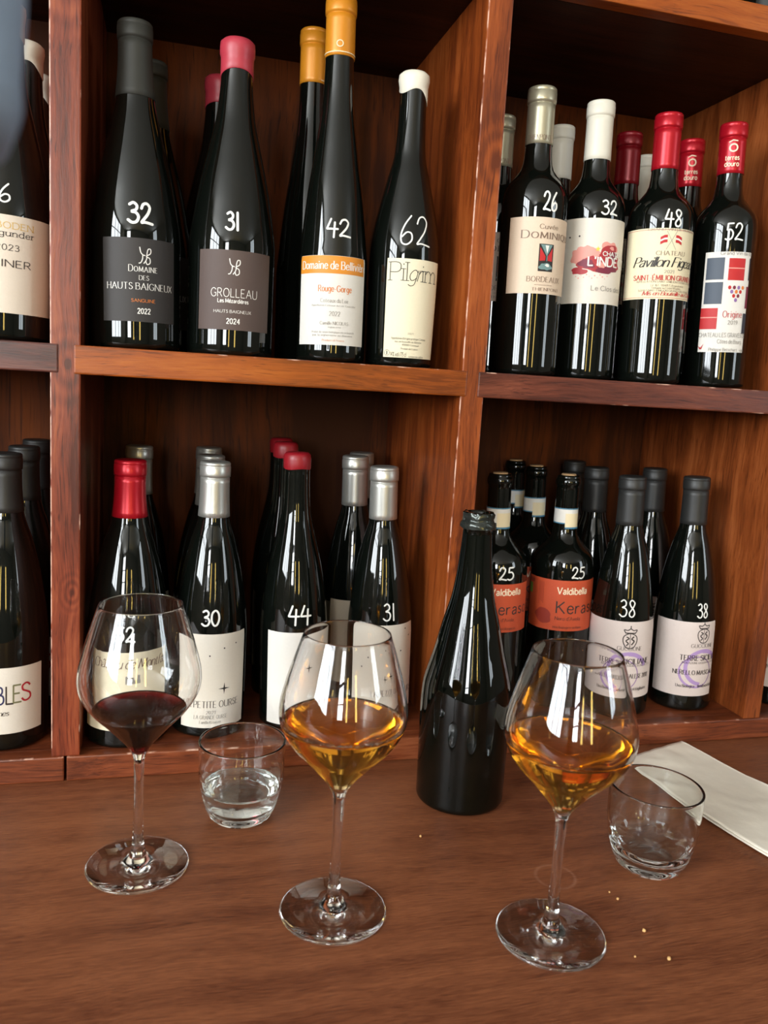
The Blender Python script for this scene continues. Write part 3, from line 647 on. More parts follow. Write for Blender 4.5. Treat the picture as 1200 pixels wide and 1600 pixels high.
# ------------------------------------------------------------------ bottles
def f_burg(h, R): return pchip([(0, R), (.34*h, R), (.47*h, .885*R), (.566*h, .76*R), (.663*h, .6*R), (.777*h, .425*R), (.9*h, .0156), (h, .0152)])
def f_bur2(h, R): return pchip([(0, R), (.36*h, R), (.41*h, .98*R), (.51*h, .895*R), (.61*h, .775*R), (.71*h, .6*R), (.80*h, .41*R), (.9*h, .0154), (h, .0150)])
def f_wax(h, R): return pchip([(0, R), (.36*h, R), (.41*h, .98*R), (.51*h, .895*R), (.61*h, .76*R), (.71*h, .56*R), (.80*h, .42*R), (.88*h, .0148), (h, .0143)])
def f_tall(h, R): return pchip([(0, R), (.28*h, R), (.301*h, .975*R), (.377*h, .9*R), (.482*h, .785*R), (.587*h, .63*R), (.763*h, .425*R), (.84*h, .0148), (h, .0144)])
def f_bord(h, R): return pchip([(0, R), (.59*h, R), (.64*h, .965*R), (.68*h, .79*R), (.715*h, .53*R), (.75*h, .0158), (.80*h, .0147), (h, .0143)])
def f_pilg(h, R): return pchip([(0, .95*R), (.1*h, .97*R), (.34*h, R), (.402*h, .985*R), (.486*h, .896*R), (.568*h, .75*R), (.653*h, .585*R), (.734*h, .43*R), (.86*h, .0146), (h, .0142)])
SHAPE = dict(burg=f_burg, bur2=f_bur2, wax=f_wax, tall=f_tall, bord=f_bord, pilg=f_pilg)
def capsule(kind, rf, h, zc, parent, R):
    ri = lambda z: rf(z)
    if kind in ('pinkwax', 'whitewax', 'redwax'):
        t = .0010; rl = ri(h)+t
        if kind == 'redwax':
            prof = [(ri(zc)+.0004, zc), (ri(zc)+t, zc+.0012), (rl+.0002, zc+.006), (rl+.0004, h-.006), (rl-.0002, h-.001), (rl-.0025, h+.0016), (rl-.009, h+.0022), (.001, h+.0024)]
        else:
            prof = [(ri(zc)+.0004, zc), (ri(zc)+t, zc+.001), (ri(zc+.006)+t, zc+.006)]
            if h-zc > .03: prof += [(ri(h-.022)+t, h-.022), (rl+.0003, h-.017), (rl+.0014, h-.014)]
            prof += [(rl+.0014, h-.008), (rl+.001, h-.003), (rl-.002, h-.0002), (rl-.006, h+.0012), (.001, h+.0018)]
        if kind == 'pinkwax': zo = lambda th, i: (-.011*(1-abs(math.cos(th*.5+.0))**2) if i < 2 else 0)
        elif kind == 'whitewax': zo = lambda th, i: ((-.012*max(0, math.sin(th-.25))**2 + .002*math.cos(3*th)) if i < 2 else 0)
        else: zo = lambda th, i: (.0006*math.sin(3*th+1) if i < 2 else 0)
        return lathe('capsule', prof, CAPM[kind], parent, 56, zoff=zo, close_top=True)
    t = .0007; rl = max(ri(h)+.0012, .0150)
    prof = [(ri(zc)+.0002, zc), (ri(zc)+t, zc+.0003)]
    n = 8
    zt = h-.0178
    for i in range(1, n+1):
        z = zc+.0003 + (zt-zc-.0003)*i/n; prof.append((ri(z)+t, z))
    prof += [(ri(zt)+t-.0006, zt+.0003), (ri(zt)+t-.0006, zt+.0009), (rl+.0004, zt+.0014), (rl+.0006, zt+.004), (rl+.0006, h-.0055), (rl+.0001, h-.0048), (rl+.0001, h-.0042), (rl+.0004, h-.0036), (rl+.0002, h-.0016), (rl-.0008, h-.0004), (rl-.0022, h), (rl-.006, h-.0002), (.001, h-.0003)]
    return lathe('capsule', prof, CAPM[kind], parent, 56, close_top=True)
def split_poly(q, ms=.0022, mz=.004):
    """cut flat artwork small enough to follow the curve of the glass"""
    st = [q]; out = []
    while st:
        p = st.pop()
        dx = max(a[0] for a in p)-min(a[0] for a in p); dz = max(a[1] for a in p)-min(a[1] for a in p)
        if dx <= ms and dz <= mz: out.append(p); continue
        ax = 0 if dx/ms > dz/mz else 1
        m = (max(a[ax] for a in p)+min(a[ax] for a in p))/2
        lo = []; hi = []
        for i in range(len(p)):
            a, b = p[i], p[(i+1) % len(p)]
            if a[ax] <= m: lo.append(a)
            if a[ax] >= m: hi.append(a)
            if (a[ax]-m)*(b[ax]-m) < 0:
                t = (m-a[ax])/(b[ax]-a[ax]); c = (a[0]+(b[0]-a[0])*t, a[1]+(b[1]-a[1])*t); lo.append(c); hi.append(c)
        if len(lo) >= 3 and len(hi) >= 3: st += [lo, hi]
        else: out.append(p)
    return out
def wrap(name, rf, Rref, layers, base=None, parent=None, zrange=None, srange=None, off=.0003):
    """lay flat artwork (metres, s along the girth) round a bottle: base=(a0, a1, z0, z1, material) in degrees"""
    V = []; F = []; MI = []; mats = []
    def P(s, z, o):
        th = s/Rref; r = rf(z)+o
        return (r*math.sin(th), -r*math.cos(th), z)
    if base:
        a0, a1, z0, z1, mat = base; mats.append(mat); na, nz = 44, 26
        for j in range(nz+1):
            for i in range(na+1): V.append(P(Rref*R_(a0+(a1-a0)*i/na), z0+(z1-z0)*j/nz, off))
        for j in range(nz):
            for i in range(na):
                k = j*(na+1)+i; F.append([k, k+1, k+na+2, k+na+1]); MI.append(0)
    slot = {}
    for li, (polys, mat) in enumerate(layers):
        if mat.name not in slot:
            slot[mat.name] = len(mats); mats.append(mat)
        o = off + .00012 + .00005*li
        for q in polys:
            if srange:
                if max(p[0] for p in q) < srange[0] or min(p[0] for p in q) > srange[1]: continue
                q = [(min(max(x, srange[0]), srange[1]), y) for x, y in q]
            if zrange: q = [(x, min(max(y, zrange[0]), zrange[1])) for x, y in q]
            for t in split_poly(q):
                n = len(V); V += [P(x, y, o) for x, y in t]; F.append(list(range(n, n+len(t)))); MI.append(slot[mat.name])
    return mesh_obj(name, V, F, mats, parent, True, MI)
def label_part(key, rf, R, lab, parent):
    aL, aR, zt, zb, paper = lab
    texts, marks = PRINT.get(key, ([], []))
    layers = []
    mm = lambda polys: [[(x*.001, y*.001) for x, y in q] for q in polys]
    for (k, s, z, d) in marks:
        for polys, ink in art(k, s, z, d): layers.append((mm(polys), INK[ink]))
    for (t, s0, s1, z, cap, st, ink) in texts:
        layers.append((mm(text_polys(t, s0, s1, z, cap, st, t in ('DOMAINE', 'DOMINIQUE'))), INK[ink]))
    if key == 'R3':
        sL, sR = R*1000*R_(aL), R*1000*R_(aR); z0, z1 = zb*1000, zt*1000
        fr = rect(sL+1.2, sR, z1-1.9, z1-1.5, 30) + rect(sL+1.2, sR, z0+1.5, z0+1.9, 30) + rect(sL+1.2, sL+1.6, z0+1.5, z1-1.5)
        layers.insert(0, (mm(fr), INK['red']))
    if key == 'L4b':
        layers.append((mm(star5(R*1000*R_(-4), 50, 7)), INK['goldfoil']))
    return wrap('label', rf, R, layers, (aL, aR, zb, zt, PAPER[paper]), parent, (zb+.0002, zt-.0002), (R*R_(aL)+.0002, R*R_(aR)-.0002))
def bottle(key, shape, X, Y, zb, lean, R, h, cap, zc, lab, price, label, group, glass='bottle'):
    root = empty('wine_bottle', (X, Y, zb+.0002+R*abs(lean))); root.rotation_euler = (0, math.atan(lean), 0)
    tag(root, label, 'wine bottle', group)
    rf = SHAPE[shape](h, R)
    ri = min(rf(.004), R)
    prof = [(ri*.80, .0003), (ri-.0045, .0), (ri-.0018, .0009), (ri-.0004, .0026), (ri, .005)]
    n = 46; top = h-.0012 if cap else h
    for i in range(1, n+1):
        z = .005+(top-.005)*i/n; prof.append((rf(z), z))
    if not cap:   # bare neck: a glass lip
        prof = [p for p in prof if p[1] < h-.014]
        rl = rf(h)
        prof += [(rl, h-.0138), (rl+.0012, h-.0128), (rl+.0016, h-.009), (rl+.0011, h-.0045), (rl+.0002, h-.0038), (rl+.0002, h-.0024), (rl-.0004, h-.0006), (rl-.0014, h), (rl-.004, h), (rl-.0052, h-.001)]
    lathe('glass_body', prof, M[glass], root, 72, close_bottom=True, close_top=True)
    if cap:
        c = capsule(cap, rf, h, zc, root, R)
        rc = lambda z: rf(z)+.0008
        mmq = lambda polys: [[(x*.001, y*.001) for x, y in q] for q in polys]
        if key == 'M3':
            wrap('capsule_print', rc, .0148, [(rect(-.03, .03, zc+.0025, zc+.0034, 24), INK['paperyellow']), (mmq(pen([(x-3, y+(zc+.0105)*1000) for x, y in tr(sm('0,.5 -.36,.36 -.5,0 -.36,-.36 0,-.5 .36,-.36 .5,0 .36,.36 0,.5'), 0, 0, 6)], 1.0)), INK['paperyellow'])], None, c, off=.0002)
        if key in ('R4',):
            f = -.0085
            wrap('capsule_print', rc, .0148, [(mmq(pen([(x-8, y+(zc+.028)*1000) for x, y in tr(sm('0,.5 -.36,.36 -.5,0 -.36,-.36 0,-.5 .36,-.36 .5,0 .36,.36 0,.5'), 0, 0, 8)], 1.7) + pen([(-13, (zc+.0345)*1000), (-9, (zc+.0365)*1000), (-4, (zc+.0355)*1000)], 1.2)
                 + text_polys('terres', -16, -1, (zc+.0145)*1000, 5.4, 'sansb') + text_polys('douro', -16, -1, (zc+.0075)*1000, 5.4, 'sansb')), INK['cream'])], None, c, off=.0002)
        if key == 'R1':
            wrap('capsule_print', rc, .0148, [(mmq(text_polys('THIENPONT', -19, 7, (zc+.0035)*1000, 5, 'serif')), INK['brown'])], None, c, off=.0002)
    else:
        lathe('cork', [(.0092, h-.0015), (.0092, h+.0009), (.0086, h+.0014)], CORK, root, 24, close_top=True)
        zz = h-.0615
        wrap('neck_band', rf, .0147, [(rect(-.04, .04, zz, zz+.0014, 30) + rect(-.04, .04, zz+.0186, zz+.020, 30), INK['blue']), (rect(-.0075, .013, zz-.004, zz+.0135, 12), INK['paperyellow']), (rect(-.0075, .013, zz-.006, zz-.004, 12), INK['blue'])], (-160, 160, zz, zz+.02, PAPER['white']), root)
    if lab: label_part(key, rf, R, lab, root)
    if price:
        t, ang, zm, w, hh, pw = price
        Rm = rf(zm)
        wrap('price_mark', rf, Rm, [(hand_polys(t, Rm*R_(ang), zm, w, hh, pw), M['penwhite'])], None, root, off=.0003)
    return root
CORK = plain('cork', (176, 140, 100), 0.8, var=0.2, bscale=300)
def copy_bottle(src, X, Y, zb, lean, sc, spin, label, group, keep=('glass_body', 'capsule', 'label', 'cork', 'neck_band')):
    r = src.copy(); COL.objects.link(r); r.location = (X, Y, zb+.0002+.0435*abs(lean)); r.scale = (1, 1, sc); r.rotation_euler = (0, math.atan(lean), 0)
    r['label'] = label; r['group'] = group
    for ch in src.children:
        if ch.name.split('.')[0] not in keep: continue
        c = ch.copy(); COL.objects.link(c); c.parent = r; c.rotation_euler = (0, 0, R_(spin))
        for g in ch.children:
            d = g.copy(); COL.objects.link(d); d.parent = c
    return r
gUL, gUM, gUR, gLL, gLM, gLR = ['wine bottles in the %s compartment' % s for s in ('upper left', 'upper middle', 'upper right', 'lower left', 'lower middle', 'lower right')]
B = {}
def mk(key, *a, **k): B[key] = bottle(key, *a, **k)
zm, zl = Z1, ZB
mk('UL1', 'burg', -.0492, .047, zm, .02, .0435, .3086, 'whitewax', .286, (-75, 81, .1128, .0243, 'pale'), ('46', 5.6-4, .1323, .0176*1.25, .0165, .0016), 'bottle with a typewriter-lettered cream label reading 2023 at the upper left edge', gUL)
mk('M1', 'burg', .0769, .052, zm, -.0171, .0435, .311, 'graphite', .241, (-42.4, 57.1, .1042, .0254, 'charcoal'), ('32', 6.6, .1276, .0209, .0188, .0027), 'dark bottle with charcoal label and grey capsule, handwritten 32 above its monogram', gUM)
mk('M2', 'burg', .1711, .056, zm, -.0011, .0445, .3122, 'pinkwax', .282, (-48.4, 54.1, .1028, .0249, 'brown'), ('31', -1.4, .1308, .0165, .0171, .0024), 'dark bottle sealed in pink wax with a brown GROLLEAU label, marked 31', gUM)
mk('M3', 'tall', .279, .050, zm, -.0153, .037, .3655, 'orange', .3075, (-72.7, 52.8, .1073, .0169, 'white'), ('42', -3.7, .1354, .0230, .0170, .0020), 'tallest bottle, orange capsule and white label with an orange top band, marked 42', gUM)
mk('M4', 'pilg', .3565, .050, zm, -.0037, .0385, .3064, 'whitewax', .2855, (-42, 55.5, .1118, .0093, 'ivory'), ('62', 0, .1410, .0303, .0297, .0016), 'bottle dipped in white wax with the cream Pilgrim label, marked 62', gUM)
mk('R1', 'bord', .5059, .046, zm, -.0152, .0368, .3106, 'gold', .2505, (-66.5, 63, .1688, .0880, 'sand'), ('26', 3.5, .1857, .0159, .0192, .0021), 'bottle with pale gold capsule and Dominique Bordeaux label, marked 26', gUR)
mk('R2', 'bord', .5889, .064, zm, -.0182, .0365, .3127, 'cream', .2485, (-110, 59.1, .1794, .0851, 'stone'), ('32', 1.6, .1913, .0181, .0152, .0019), 'bottle with cream capsule and a red splash painted across its label, marked 32', gUR)
mk('R3', 'bord', .669, .047, zm, -.0243, .0375, .3053, 'red', .2435, (-99.7, 54.8, .1735, .0951, 'cream'), ('48', -9.7, .1847, .0189, .0181, .0020), 'red capped bottle with crossed flags on a yellowish label, marked 48', gUR)
mk('R4', 'bord', .762, .050, zm, -.035, .0365, .3072, 'red', .2495, (-67.2, 20.3, .1569, .0413, 'white'), ('52', -20.2, .1793, .0187, .0187, .0018), 'red capped bottle with red and slate squares on a white label, marked 52', gUR)
mk('LL1', 'bur2', -.0539, .060, zl, .0107, .0435, .3046, 'black', .2445, (-66, 61.8, .0898, .0192, 'stone'), None, 'black capped bottle with coloured capital letters on its label at the left edge', gLL)
mk('L1', 'bur2', .0721, .052, zl, .0002, .0435, .3031, 'red', .2428, (-67.1, 66.9, .1064, .0200, 'ivory'), ('52', -3.6, .1254, .0186, .0152, .0020), 'red capped bottle standing behind the glass of red wine', gLM)
mk('L2', 'bur2', .1594, .066, zl, .0044, .0408, .3027, 'silver', .242, (-47.1, 62.4, .1184, .0118, 'stone'), ('30', -3.6, .1361, .0173, .0165, .0021), 'silver capped bottle with one black star on its label, marked 30', gLM)
mk('L3', 'wax', .2576, .070, zl, -.0208, .0385, .3132, 'redwax', .2965, (-56.2, 79.3, .1159, .0069, 'white'), ('44', .8, .1361, .0237, .0200, .0021), 'bottle with a short red wax cap and plain white label, marked 44', gLM)
mk('L4', 'bur2', .3609, .066, zl, -.0283, .0385, .3025, 'silver', .2415, (-65, 58.5, .1232, .0205, 'stone'), ('31', 5.5, .1384, .0176, .0190, .0017), 'silver capped bottle with scattered dots and stars on its label, marked 31', gLM)
mk('K1', 'bord', .5168, .092, zl, -.0303, .0395, .296, None, 0, (-61, 57, .1645, .1040, 'terracotta'), ('25', -2.5, .1777, .0179, .0151, .0019), 'orange labelled bottle half hidden by the open dark bottle on the counter, marked 25', gLR)
mk('K2', 'bord', .6108, .099, zl, -.0209, .0400, .2964, None, 0, (-98.6, 61.4, .1672, .1020, 'terracotta'), ('25', 3.4, .1774, .0167, .0139, .0017), 'bottle showing its whole orange Kerasos label, white band round the neck, marked 25', gLR)
mk('G1', 'bur2', .6807, .060, zl, -.0283, .0390, .3015, 'black', .2405, (-112, 56.2, .1239, .0255, 'rose'), ('38', -21.8, .1404, .0183, .0205, .0016), 'purple ringed label bottle partly behind the rightmost wine glass, marked 38', gLR)
mk('G2', 'bur2', .7795, .066, zl, -.035, .0395, .3026, 'black', .2415, (-92.4, 32.6, .1199, .0210, 'rose'), ('38', 3.1-6, .1347, .0135, .0178, .0016), 'purple ringed label bottle next to the right side wall of the lower right compartment', gLR)
# bottles standing further back
cb = copy_bottle
cb(B['UL1'], -.0464, .1452, zm, .02, 1.0, 6, 'second bottle in the upper left compartment, cream wax top behind the front one', gUL)
cb(B['UL1'], -.0480, .2411, zm, .012, 1.0, -8, 'rearmost bottle in the upper left compartment, cream wax top beside the left post', gUL)
cb(B['M1'], .0905, .1385, zm, -.0171, .985, 5, 'dark bottle hidden behind the grey capped one with charcoal label', gUM)
cb(B['M2'], .1613, .195, zm, -.0011, 1.029, -6, 'pink waxed bottle peeking out behind the one marked 31', gUM)
cb(B['M3'], .2662, .1375, zm, -.0153, 1.0, 140, 'tall orange capped bottle standing behind the one marked 42', gUM)
cb(B['R1'], .5030, .151, zm, -.0152, 1.0, -5, 'pale gold capped bottle peeking out beside the middle post, behind the one marked 26', gUR)
cb(B['R2'], .5889, .1614, zm, -.0182, 1.0, 10, 'cream capped bottle seen between the bottles marked 26 and 32', gUR)
cb(B['R3'], .6689, .131, zm, -.0243, 1.004, -10, 'dark red capped bottle standing left of and behind the one marked 48', gUR)
cb(B['R2'], .7509, .2252, zm, -.0182, 1.0, 25, 'cream capped bottle at the very back, glimpsed between two red capsules', gUR)
cb(B['R4'], .7586, .1265, zm, -.035, 1.002, 4, 'red capped bottle with a lettered capsule behind the one marked 52', gUR)
for o in B['R3'].children: pass
cb(B['L2'], .0741, .2284, zl, .0044, 1.001, 12, 'silver capped bottle at the back behind the red capped one', gLM)
cb(B['L2'], .1588, .1530, zl, .0044, .996, -7, 'second silver capped bottle, directly behind the one marked 30', gLM)
cb(B['L2'], .1606, .2425, zl, .0044, 1.001, 9, 'third and rearmost silver capped bottle behind the one marked 30', gLM)
cb(B['L3'], .2575, .165, zl, -.0208, 1.012, 10, 'second red waxed bottle, directly behind the one marked 44', gLM)
cb(B['L3'], .2639, .255, zl, -.0208, 1.007, -12, 'rearmost red waxed bottle, in the shadow behind the one marked 44', gLM)
PRINT['L4b'] = ([], [])
mk('L4b', 'bur2', .3467, .156, zl, -.0283, .0385, .3058, 'silver', .2435, (-58, 6, .128, .022, 'beige'), None, 'silver capped bottle with a beige label and gold star between those marked 44 and 31', gLM)
cb(B['L4b'], .3747, .242, zl, -.0283, .99, 14, 'rearmost silver capped bottle, almost hidden behind the pair by the middle post', gLM)
cb(B['K1'], .6060, .1790, zl, -.0303, 1.008, -4, 'bare necked bottle with banded neck just behind and left of the whole orange label', gLR)
cb(B['K1'], .6105, .2587, zl, -.0303, 1.007, 12, 'rearmost bare necked bottle with a banded neck by the middle post', gLR)
cb(B['G1'], .7011, .2525, zl, -.0283, 1.0, 8, 'matt black capped bottle at the back behind the whole orange label', gLR)
cb(B['G1'], .6883, .1633, zl, -.0283, 1.0, -6, 'matt black capped bottle between the whole orange label and the front purple ringed bottle', gLR)
cb(B['G1'], .7895, .1761, zl, -.035, 1.0, 4, 'matt black capped bottle behind and between the two purple ringed labels', gLR)
cb(B['LL1'], -.0496, .1483, zl, .0107, .999, 6, 'second black capped bottle in the lower left compartment', gLL)
cb(B['LL1'], -.0491, .2387, zl, .0107, 1.0, -6, 'rearmost black capped bottle in the lower left compartment, beside the left post', gLL)
cb(B['G1'], .925, .066, zl, -.02, 1.0, 20, 'bottle with a pale label just showing past the right post at the right edge', 'wine bottles in the far right compartment')
cb(B['L2'], .785, .055, Z3, -.02, 1.0, 42, 'bottle whose foot just shows on the upper shelf in the top right corner', 'wine bottles on the upper shelf')
CAP = [o for o in bpy.data.objects if o.name.startswith('capsule')]
# the rear bottle beside the one marked 48 wears a darker red capsule
for o in bpy.data.objects:
    if o.get('label', '').startswith('dark red capped bottle'):
        for c in o.children:
            if c.name.startswith('capsule'):
                c.data = c.data.copy(); c.data.materials[0] = CAPM['darkred']
    if o.get('label', '').startswith('red capped bottle with a lettered'):
        for c in o.children:
            if c.name.startswith('capsule'):
                for g in c.children: g.rotation_euler = (0, 0, 0)

# ------------------------------------------------------------------ the open dark bottle on the counter
ob = empty('sparkling_wine_bottle', (.4137, -.087, 0)); ob.rotation_euler = (0, math.atan(-.0058), 0)
tag(ob, 'open dark green sparkling wine bottle without label standing on the counter', 'wine bottle')
cf = pchip([(0, .0455), (.10, .0465), (.122, .0455), (.14, .0415), (.157, .0368), (.189, .0292), (.220, .0213), (.252, .0172), (.284, .0150), (.30, .0145)])
prof = [(.036, .0003), (.0412, 0), (.0442, .001), (.0454, .003), (.0457, .006)]
prof += [(cf(.006+.28*i/56), .006+.28*i/56) for i in range(1, 57)]
prof += [(.0157, .2868), (.0171, .2882), (.0174, .2905), (.0168, .2925), (.0150, .2940), (.0148, .2985), (.0150, .3020), (.0143, .3035), (.0112, .3036), (.0098, .3022), (.0092, .296), (.0092, .27)]
lathe('glass_body', prof, M['champ'], ob, 72, close_bottom=True, close_top=True)
M['tornfoil'] = plain('torn_foil', (58, 62, 58), 0.2, 0.6, bump=1.0, bscale=140, var=0.6)
def foil_r(th, r, z, i): return .0012*noise.noise(Vector((th*3.1, z*420, 1.3))) + .0005*math.sin(th*7+z*900)
fp = [(.0178, .2885), (.0181, .2905), (.0177, .2928), (.0158, .2942), (.0154, .2965), (.0158, .2988), (.0157, .3012), (.0150, .3032)]
lathe('torn_foil', fp, M['tornfoil'], ob, 64, roff=foil_r, zoff=lambda th, i: .0012*noise.noise(Vector((math.cos(th)*2.2, math.sin(th)*2.2, i*.7)))+(-.001 if i == 0 else 0))

# ------------------------------------------------------------------ wine glasses
OUT = [(.0040, .0865), (.0048, .1000), (.0072, .1060), (.0112, .1125), (.0168, .1192), (.0268, .1305), (.0385, .1430), (.0462, .1545), (.0494, .1630), (.0502, .1700), (.0496, .1775), (.0467, .1905), (.0405, .2120), (.0336, .2335)]
def bowl_fn():
    f = pchip([(z, r) for r, z in OUT]); return f
bf = bowl_fn()
def wine_glass(X, Y, zs, wine, label, wlabel, lean=0.0, bubbles=False):
    g = empty('wine_glass', (X, Y, 0)); g.rotation_euler = (0, math.atan(lean), 0)
    tag(g, label, 'wine glass', 'long stemmed wine glasses on the counter')
    # foot and stem
    foot = [(.001, .0004), (.030, .0004), (.0415, .0003), (.0428, .0009), (.0432, .0017), (.0428, .0025), (.0415, .0029), (.028, .0042), (.016, .0066), (.0098, .0095), (.0072, .0128), (.0054, .018), (.0046, .026), (.0041, .04), (.0038, .06), (.0039, .078), (.0042, .088)]
    th = .0009; n = 40
    outer = [(bf(.092+(.2335-.092)*i/n), .092+(.2335-.092)*i/n) for i in range(n+1)]
    zin0 = .1045
    inner = [(max(.0006, bf(z)-th) if z > .112 else max(.0006, (bf(.112)-th)*((z-zin0)/(.112-zin0))**.6), z) for z in [zin0+(.2332-zin0)*i/n for i in range(n+1)]]
    rim = [(outer[-1][0]-.0002, .2340), (outer[-1][0]-.00055, .2342), (outer[-1][0]-.00085, .2339)]
    lathe('glass_body', foot + outer + rim + inner[::-1], M['clear'], g, 96, close_bottom=True, close_top=True)
    # the wine, a hair into the glass wall
    k = 26; wp = []
    for i in range(k+1):
        z = zin0-.0002+(zs-zin0+.0002)*i/k
        r = max(.0006, bf(z)-th) if z > .112 else max(.0006, (bf(.112)-th)*max(0, (z-zin0)/(.112-zin0))**.6)
        wp.append((r+.0002, z))
    wp[-1] = (wp[-1][0], zs+.0006)      # meniscus
    wp += [(wp[-1][0]-.0012, zs+.0001), (wp[-1][0]-.003, zs), (wp[-1][0]*.5, zs), (.001, zs)]
    w = lathe('wine', wp, M[wine], g, 96, close_bottom=True, close_top=True); w['label'] = wlabel
    if bubbles:
        V = []; F = []; rnd = random.Random(5); R = bf(zs)-th
        bm = bmesh.new()
        for i in range(150):
            a = rnd.uniform(0, 6.283); rr = rnd.uniform(.0005, .0011); d = R - rr - rnd.random()**2*.0025
            mt = Matrix.Translation((d*math.sin(a), -d*math.cos(a), zs+.0003))
            bmesh.ops.create_icosphere(bm, subdivisions=2, radius=rr, matrix=mt)
        me = bpy.data.meshes.new('bubbles'); bm.to_mesh(me); bm.free(); me.materials.append(M['clear'])
        for p in me.polygons: p.use_smooth = True
        o = bpy.data.objects.new('bubbles', me); COL.objects.link(o); o.parent = g; o['kind'] = 'stuff'
    return g
wine_glass(.091, -.1648, .1435, 'red', 'long stemmed glass holding dark red wine', 'dark red wine')
wine_glass(.2456, -.2536, .1625, 'amber', 'long stemmed glass of amber wine, middle of the three wine glasses', 'amber wine with tiny bubbles', bubbles=True)
wine_glass(.4098, -.312, .1630, 'amber', 'long stemmed glass of amber wine beside the empty tumbler', 'amber wine')

# ------------------------------------------------------------------ water tumblers
TF = pchip([(0, .0255), (.0015, .0275), (.004, .0300), (.0137, .0345), (.026, .0376), (.039, .0400), (.051, .0409), (.0775, .0417)])
def tumbler(X, Y, label, level, rot):
    g = empty('tumbler', (X, Y, 0)); tag(g, label, 'tumbler', 'stout glass tumblers on the counter')
    h = .0785; n = 44
    outer = [(.0235, .0003), (.0250, .0001)] + [(TF(z), z) for z in [.0004+(h-.0012-.0004)*(i/n) for i in range(n+1)]]
    rim = [(.04045+.00125*math.cos(a*math.pi/10), h-.0012+.00125*math.sin(a*math.pi/10)) for a in range(1, 10)]
    zi = .0105
    def rin(z):      # heavy foot: the inside narrows to a flat round floor
        if z > .026: return min(TF(z)-.0022, .0392)
        t = max(0, (z-zi)/(.026-zi)); return .0212 + (TF(.026)-.0022-.0212)*t**.62
    inner = [(rin(z), z) for z in [h-.0014-(h-.0014-zi)*i/30 for i in range(31)]] + [(.0206, zi-.0004), (.0196, zi-.0005), (.001, zi-.0005)]
    def cut(th, r, z, i):
        if i < 4 or i > n+1: return 0
        a = th+rot; e = 0
        for ph in (0, math.pi/3):
            u = ((a+ph) % (2*math.pi/3)) - math.pi/3
            arc = .024+.022*math.cos(u*1.5)
            e += .0003*math.exp(-(abs(z-arc)/.0011)**2)
        e *= min(1, max(0, (z-.018)/.008))
        return e
    lathe('glass_body', [(.001, .0004)]+outer+rim+inner, M['tumbler'], g, 160, roff=cut, close_bottom=True, close_top=True)
    if level:
        k = 14; wp = [(.001, zi-.0007), (.0200, zi-.0007)] + [(rin(z)+.0002, z) for z in [zi+(level-zi)*i/k for i in range(k+1)]]
        wp += [(rin(level)-.002, level), (.015, level), (.001, level)]
        lathe('water', wp, M['water'], g, 96, close_bottom=True, close_top=True)
    return g
tumbler(.1845, -.094, 'stout clear tumbler part filled with water behind the glass of red wine', .033, .3)
tumbler(.5455, -.236, 'stout clear empty tumbler beside the white paper napkin', None, 1.0)

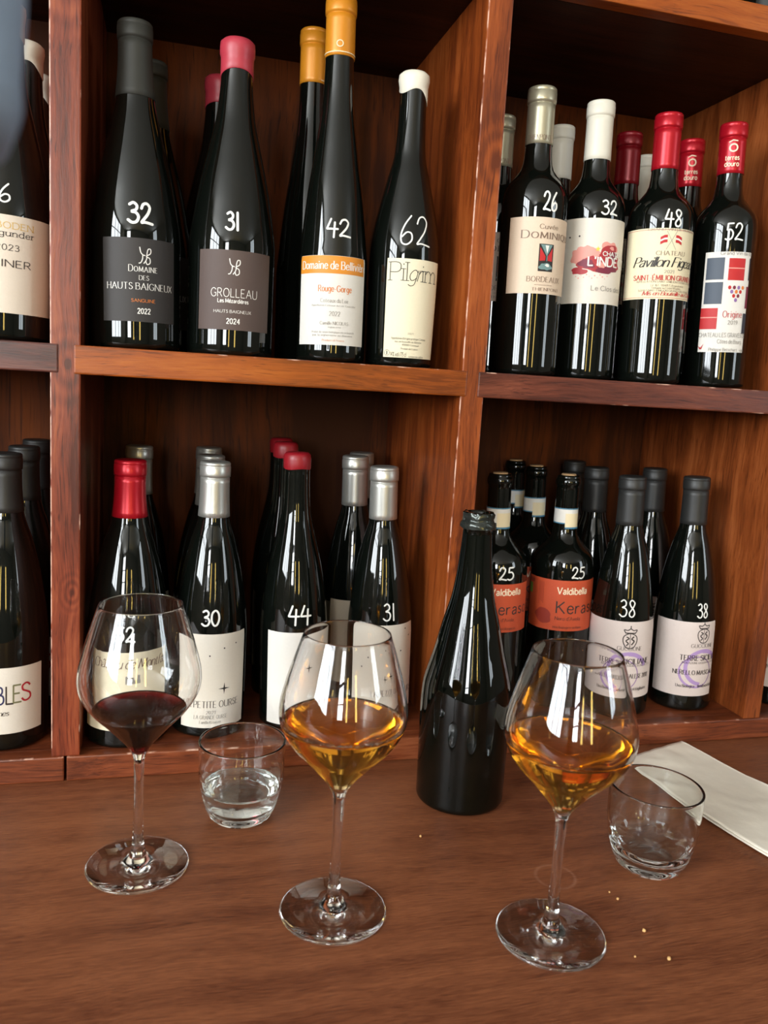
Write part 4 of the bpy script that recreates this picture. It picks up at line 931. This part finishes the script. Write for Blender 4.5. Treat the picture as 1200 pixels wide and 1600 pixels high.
# ------------------------------------------------------------------ folded napkin
M['paper_napkin'] = plain('napkin_paper', (244, 236, 220), 0.75, bump=0.5, bscale=90, var=0.03)
def napkin():
    N = 60; K = 24
    P00 = Vector((.642, -.038)); P10 = Vector((.742, -.001)); d0 = Vector((.040, -.30)); d1 = Vector((.075, -.30))
    V = []; F = []
    def pt(i, j, lay):
        u = i/K; v = j/N
        a = P00.lerp(P10, u); e = d0.lerp(d1, u)
        p = a + e*v
        bend = Vector((-.010*math.sin(math.pi*min(1, v*1.3)), 0))*(1-u*.6)
        p = p + bend
        w = .0026*noise.noise(Vector((p.x*30, p.y*22, .4))) + .0024*max(0, noise.noise(Vector((p.x*14+p.y*9, p.y*16, 2.2)))) + .0007*noise.noise(Vector((p.x*90, p.y*60, 3)))
        lift = .0042*math.sin(math.pi*v)*(1-u)**1.5
        base = .0008 + lay*(.0016 + .0008*(1-u)) + max(0, w)*(1 if lay else .3) + lift*(.5+.5*lay)
        off = Vector((.0035*lay*(1-u)*-1+.001*lay, -.004*lay*0))
        return (p.x-off.x*-1 if lay else p.x, p.y, base)
    for lay in (0, 1):
        b = len(V)
        for j in range(N+1):
            for i in range(K+1): V.append(pt(i, j, lay))
        for j in range(N):
            for i in range(K):
                k = b+j*(K+1)+i; F.append([k, k+1, k+K+2, k+K+1])
    st = (N+1)*(K+1)
    for j in range(N):   # the fold along the far edge joins both layers
        a = j*(K+1)+K; F.append([a, st+a, st+a+K+1, a+K+1])
    o = mesh_obj('paper_napkin', V, F, M['paper_napkin'])
    so = o.modifiers.new('solid', 'SOLIDIFY'); so.thickness = .0004; so.offset = 0
    return tag(o, 'folded creased white paper napkin lying on the counter at the right', 'napkin')
napkin()

# ------------------------------------------------------------------ crumbs
CR = plain('crumb', (214, 170, 110), 0.8, var=0.2)
for k, (x, y) in enumerate([(.4865, -.2699), (.4886, -.2801), (.4877, -.3219), (.4637, -.3479), (.349, -.1594), (.4885, -.3552)]):
    bm = bmesh.new(); bmesh.ops.create_icosphere(bm, subdivisions=2, radius=.0008+.0003*(k % 3))
    for v in bm.verts: v.co *= 1+.35*noise.noise(v.co*900+Vector((k, 0, 0)))
    zmin = min(v.co.z for v in bm.verts)
    me = bpy.data.meshes.new('crumb'); bm.to_mesh(me); bm.free(); me.materials.append(CR)
    o = bpy.data.objects.new('bread_crumb', me); COL.objects.link(o); o.location = (x, y, -zmin)
    tag(o, 'tiny pale crumb lying on the bare counter', 'crumb', 'crumbs on the counter')

# ------------------------------------------------------------------ blurred blue-grey sleeve close to the lens
M['sleeve'] = plain('blue_grey_cloth', (150, 172, 200), 0.9, bump=0.4, bscale=300, var=0.12)
def sleeve():
    a = Vector((.0510, -.6536, .4640)); ax = Vector((-.0181, .1624, .9866))
    V = []; F = []; n = 40; rows = 30
    prof = [(.012, .0), (.020, .0003), (.0245, .0016), (.0275, .0048), (.0288, .009)] + [(.0288+.0012*i/24, .009+.16*i/24) for i in range(1, 25)]
    o = lathe('coat_sleeve', prof, M['sleeve'], None, 48, roff=lambda th, r, z, i: .0012*noise.noise(Vector((math.cos(th)*2, math.sin(th)*2, z*40))), close_bottom=True, close_top=True)
    o.location = a; o.rotation_euler = ax.to_track_quat('Z', 'Y').to_euler()
    tag(o, 'out of focus blue-grey sleeve hanging into view at the top left edge', 'sleeve')
sleeve()
